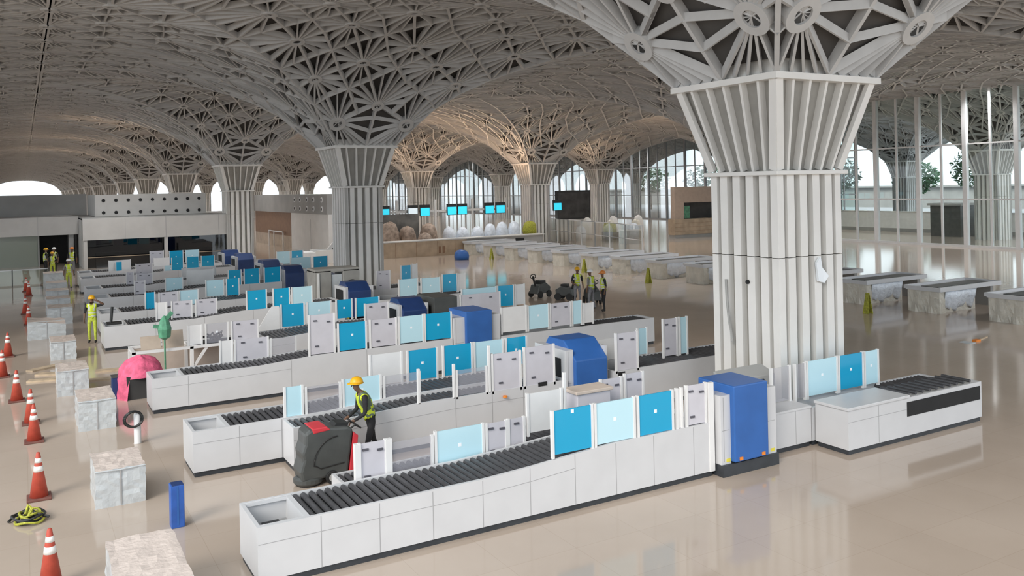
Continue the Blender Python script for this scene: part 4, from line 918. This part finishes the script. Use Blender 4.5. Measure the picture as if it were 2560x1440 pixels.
r = thing('escalator', 'cream sloped escalator end with a dark handrail, beside the second column', 'escalator', (21.5, 64, 0))
obj('balustrade', B().prism_xz([(19.2, 0), (23.5, 0), (23.5, 3.2), (22.6, 3.2), (20.6, 1.0), (19.2, 1.0)], 63.5, 63.7), 'cream', r); obj('balustrade', B().prism_xz([(19.2, 0), (23.5, 0), (23.5, 3.2), (22.6, 3.2), (20.6, 1.0), (19.2, 1.0)], 64.9, 65.1), 'cream', r)
obj('step_band', B().prism_xz([(19.3, 0.0), (23.4, 0), (23.4, 2.4), (22.6, 2.3), (20.6, 0.2), (19.3, 0.12)], 63.7, 64.9), 'steel', r); obj('handrail', B().beam((20.6, 63.6, 1.02), (22.6, 63.6, 3.22), 0.1, 0.08), 'rubber', r)
obj('landing_panel', B().box(18.0, 19.2, 63.4, 65.2, 0, 0.9), 'parapet', r)
# ------------------------------------------------------------------ tan service counter with wrapped stock behind it
r = thing('service_counter', 'long tan service counter right of the second column', 'counter', (28, 64, 0))
b = B().box(23.75, 32.3, 64.0, 64.9, 0, 1.25)
for x in (25.9, 27.7, 29.6, 31.2): b.box(x - 0.015, x + 0.015, 63.99, 64.0, 0.05, 1.2, 1)
obj('front', b, ['tan', 'brown'], r); obj('worktop', B().box(23.7, 32.4, 63.9, 65.1, 1.25, 1.33), 'wallpale', r)
for x in (29.7, 30.05): obj('slot', B().box(x, x + 0.2, 63.97, 64.0, 0.2, 0.75), 'brown', r)
r = thing('service_counter', 'grey counter with dark openings, continuing the tan counter to the right', 'counter', (35, 65, 0))
obj('front', B().box(32.6, 40.5, 65.0, 65.8, 0, 1.2), 'wallgrey', r); obj('worktop', B().box(32.5, 40.6, 64.8, 66.0, 1.2, 1.28), 'wallpale', r)
for x in (33.2, 35.6, 37.6): obj('opening', B().box(x, x + 0.9, 64.97, 65.0, 0.05, 1.0), 'black', r)
def lump(x, y, sx, sy, h, m, label, cat, z=0.0, name='wrapped_roll', grp=None, seed=1):
    rr = random.Random(seed); b = B(); n = 14; prof = [(1.0, 0), (1.06, 0.35), (0.98, 0.7), (0.7, 0.93), (0.3, 1.0), (0, 1.02)]; vs = []
    for rd, zz in prof:
        for k in range(n):
            a = 2 * PI * k / n; f = rd * (1 + rr.uniform(-0.07, 0.07)); c, s = math.cos(a), math.sin(a)
            vs.append((x + sx * f * math.copysign(abs(c) ** 0.7, c), y + sy * f * math.copysign(abs(s) ** 0.7, s), z + h * zz * (1 + rr.uniform(-0.03, 0.03) if zz > 0 else 1)))
    b.add(vs, [(j * n + k, j * n + (k + 1) % n, (j + 1) * n + (k + 1) % n, (j + 1) * n + k) for j in range(5) for k in range(n)] + [list(range(n))[::-1]])
    return tag(obj(name, b, m, smooth=True), label, cat, grp)
for k, (x, sx, h, y) in enumerate(((27.0, 0.75, 2.7, 68), (28.7, 0.66, 2.3, 68.2), (29.6, 0.55, 1.75, 66.5), (30.8, 0.66, 2.45, 68.4))):
    lump(x, y, sx, 0.8, h, 'wrapbrown', ['brown wrapped bundle right beside the second column', 'brown wrapped bundle with a pale patch, second from the column', 'lower brown bundle in front of the others', 'rightmost brown wrapped bundle, broad and bulging'][k], 'bundle', name='wrapped_bundle', grp='brown bundles behind the tan counter', seed=k)
for k, (x, sx, h) in enumerate(((32.6, 0.5, 2.1), (33.95, 0.55, 2.0), (35.4, 0.55, 2.0), (36.7, 0.5, 2.2), (37.95, 0.5, 2.3), (39.2, 0.5, 2.3))):
    lump(x, 68, sx, 0.6, h, 'sheet', 'white plastic-wrapped machine, %s to the right of the brown bundles' % ORD[k], 'wrapped machine', name='wrapped_machine', grp='white wrapped machines behind the counters', seed=20 + k)
lump(40.9, 68, 0.6, 0.5, 1.3, 'lime', 'heap of yellow-green material beside the far fluted column', 'heap', z=1.0, name='fabric_bundle', seed=40)
r = tag(obj('pedestal', B().box(40.2, 41.6, 67.4, 68.6, 0, 1.0), 'machine'), 'dark pedestal under the yellow-green heap', 'pedestal')
lump(29.3, 59.0, 0.5, 0.5, 0.75, 'blue', 'crumpled bright blue bag on the floor before the tan counter', 'bag', name='floor_bag', seed=50)
r = thing('display_gantry', 'pale gantry with a long crossbar over the wrapped stock, carrying the cyan screens', 'gantry', (35, 72.2, 0))
b = B()
for x in (29.4, 33.2, 37.1, 40.8): b.box(x - 0.09, x + 0.09, 72.1, 72.28, 0, 4.5)
b.box(27.5, 41, 72.14, 72.24, 3.35, 3.55); obj('frame', b, 'wallpale', r)
def monitor(x, y, z, label, m='screen', wd=0.9, h=0.72):
    t = thing('monitor', label, 'monitor', (x, y, z), 'monitors over the service counters')
    obj('screen', B().box(x - wd / 2, x + wd / 2, y - 0.05, y - 0.04, z - h / 2, z + h / 2), m, t); obj('casing', B().box(x - wd / 2 - 0.04, x + wd / 2 + 0.04, y - 0.04, y + 0.14, z - h / 2 - 0.04, z + h / 2 + 0.28), 'rubber', t)
for k, x in enumerate((28.15, 30.9, 32.1, 34.85, 35.95, 38.85, 40.05)):
    monitor(x, 72.0, 3.42, ['cyan monitor at the edge of the second column', 'white monitor of the second pair', 'cyan-green monitor of the second pair', 'left cyan monitor of the third pair', 'right cyan monitor of the third pair', 'left cyan monitor of the pair nearest the far column', 'right cyan monitor of the pair nearest the far column'][k], 'screenwhite' if k == 1 else 'screen')
monitor(46.6, 72.0, 3.45, 'single cyan monitor just right of the far fluted column')
tag(obj('monitor_pole', B().box(46.5, 46.7, 72.15, 72.3, 0, 3.8), 'machine'), 'dark pole carrying the single cyan monitor', 'pole')
r = thing('display_wall', 'large dark display wall beyond the wrapped islands', 'display wall', (66, 98, 0))
obj('frame', B().box(63.3, 68.9, 98, 98.4, 0.9, 4.85), 'rubber', r); obj('glass_pane', B().box(63.5, 68.7, 97.96, 98.0, 1.1, 4.6), 'darkint', r); obj('plinth', B().box(63.3, 68.9, 97.9, 98.5, 0, 0.9), 'wallgrey', r)
r = thing('glass_barrier', 'tall glass barrier in steel frames behind the grey islands', 'barrier', (43.5, 59, 0))
p, q = Vector((41.95, 52.7, 0)), Vector((46.2, 73.5, 0)); d = (q - p)
for k in range(7):
    a = p + d * k / 7; bq = p + d * (k + 1) / 7
    f = obj('frame', B().beam(a, a + Vector((0, 0, 2.3)), 0.1, 0.1, up=d).beam(a + Vector((0, 0, 2.25)), bq + Vector((0, 0, 2.25)), 0.05, 0.06).beam(a + Vector((0, 0, 1.1)), bq + Vector((0, 0, 1.1)), 0.04, 0.05), 'mullion_grey' if k % 2 else 'mullion', r)
    g = B().add([a + Vector((0, 0, 0.05)), bq + Vector((0, 0, 0.05)), bq + Vector((0, 0, 2.25)), a + Vector((0, 0, 2.25))], [(0, 1, 2, 3)]); obj('glass_pane', g, 'rail_glass', f)
for k in range(9):
    x = 48 + k * 1.1; lump(x, 70 + (k % 3), 0.45, 0.5, 1.5 + 0.35 * ((k * 7) % 3), ['sheet', 'wraptan', 'cream'][k % 3], 'wrapped equipment behind the glass barrier, %s from its left end' % ORD[k], 'wrapped equipment', name='wrapped_equipment', grp='wrapped equipment behind the glass barrier', seed=60 + k)
r = thing('kiosk', 'beige kiosk with a dark shopfront, left of the huge column', 'kiosk', (60, 67, 0))
obj('fascia', B().box(56.7, 63.5, 66, 66.6, 3.55, 5.15), 'kiosk', r); obj('pier', B().box(56.7, 57.9, 66, 66.6, 1.9, 3.55), 'kiosk', r); obj('shop_interior', B().box(57.9, 63.5, 66.7, 66.8, 1.9, 3.55), 'darkint', r); obj('green_door', B().box(58.1, 59.2, 66.62, 66.68, 1.95, 3.2), 'green', r, 'green door'); obj('base', B().box(56.4, 63.5, 65.7, 66.7, 0.35, 1.9), 'tan', r); obj('plinth', B().box(56.5, 63.5, 65.8, 66.7, 0, 0.35), 'wallgrey', r)
for k in range(3): obj('plank_line', B().box(56.4, 63.5, 65.685, 65.7, 0.7 + k * 0.4, 0.72 + k * 0.4), 'brown', r)
# ------------------------------------------------------------------ outdoors
r = thing('parapet', 'long white parapet outside the glass wall', 'parapet wall', (80, 60, 0))
obj('wall', B().box(79, 79.4, 34, 66, 0.35, 2.0), 'parapet', r); obj('coping', B().box(78.9, 79.5, 34, 66, 2.0, 2.12), 'wallpale', r); obj('footing', B().box(79, 79.4, 34, 66, 0, 0.35), 'wallgrey', r)
r = thing('outdoor_kiosk', 'dark ribbed cabin outside the glass wall', 'cabin', (76, 44, 0))
obj('body', B().box(74.8, 77, 47.5, 50.5, 0, 2.9), 'machine', r); obj('roof', B().box(74.6, 77.2, 47.3, 50.7, 2.9, 3.1), 'wallgrey', r)
def tree(x, y, h, s, label, seed):
    r = thing('tree', label, 'tree', (x, y, -0.15), 'trees outside the glass wall', world=False)
    rr = random.Random(seed); b = B()
    b.cyl((0, 0, 0), (0, 0, h * 0.6), 0.22, 8, r2=0.1)
    for k in range(5): a = rr.uniform(0, 6.3); b.cyl((0, 0, h * 0.4), (math.cos(a) * s * 0.7, math.sin(a) * s * 0.7, h * 0.75), 0.09, 6, r2=0.03)
    obj('trunk', b, 'bark', r)
    b = B()
    for k in range(900):
        while True:
            q = Vector((rr.uniform(-1, 1), rr.uniform(-1, 1), rr.uniform(-1, 1)))
            if 0.35 < q.length < 1: break
        c = Vector((q.x * s, q.y * s, h * 0.72 + q.z * h * 0.32)); u = Vector((rr.gauss(0, 1), rr.gauss(0, 1), rr.gauss(0, 1))).normalized(); v = u.orthogonal().normalized(); L = rr.uniform(0.25, 0.5)
        b.add([c - u * L, c + v * L * 0.5, c + u * L, c - v * L * 0.5], [(0, 1, 2, 3)])
    obj('foliage', b, 'leaf', r)
for k, (x, y, h, s) in enumerate(((112, 92, 9, 4), (121, 84, 8, 3.5), (118, 72, 9.5, 3.8), (126, 66, 8, 3.6), (118, 110, 9, 4.5), (124, 56, 7.5, 3.5), (120, 130, 9, 4.5), (122, 150, 9, 4.5))):
    tree(x, y, h, s, 'green tree outside the glass wall, %s from the %s' % (ORD[k % 4], 'huge column' if k < 4 else 'far end of the outdoor row'), k)
r = thing('outdoor_canopy', 'low grey-green canopy building across the road outside', 'building', (150, 90, -0.15))
obj('body', B().box(150, 156, 30, 240, -0.15, 3.8), 'wallgrey', r); obj('roof', B().box(149, 157, 28, 242, 3.8, 4.1), 'wallgrey', r)
# torn plastic and a fitting on the huge column
tag(obj('torn_plastic', B().add([(15.68, 13.42, 3.62), (15.80, 13.40, 3.75), (15.88, 13.43, 3.5), (16.06, 13.40, 3.3), (15.93, 13.42, 3.15), (15.73, 13.41, 3.2), (15.68, 13.47, 3.62), (15.80, 13.47, 3.75), (15.88, 13.47, 3.5), (16.06, 13.47, 3.3), (15.93, 13.47, 3.15), (15.73, 13.47, 3.2)],
    [(5, 4, 3, 2, 1, 0), (6, 7, 8, 9, 10, 11)] + [(i, (i + 1) % 6, 6 + (i + 1) % 6, 6 + i) for i in range(6)]), 'dot'), 'torn white plastic clinging to the right face of the huge column', 'plastic')
tag(obj('cable_tail', B().tube([(14.50, 15.1, 3.2), (14.47, 15.05, 2.7), (14.46, 14.98, 2.2), (14.48, 14.95, 2.0), (14.46, 14.9, 1.75)], 0.03, 6), 'wallgrey'), 'grey cable tail hanging down the left face of the huge column', 'cable')
tag(obj('socket', B().cyl((14.5, 14.42, 3.19), (14.54, 14.42, 3.19), 0.05, 12), 'black'), 'small black socket on the left face of the huge column', 'socket')
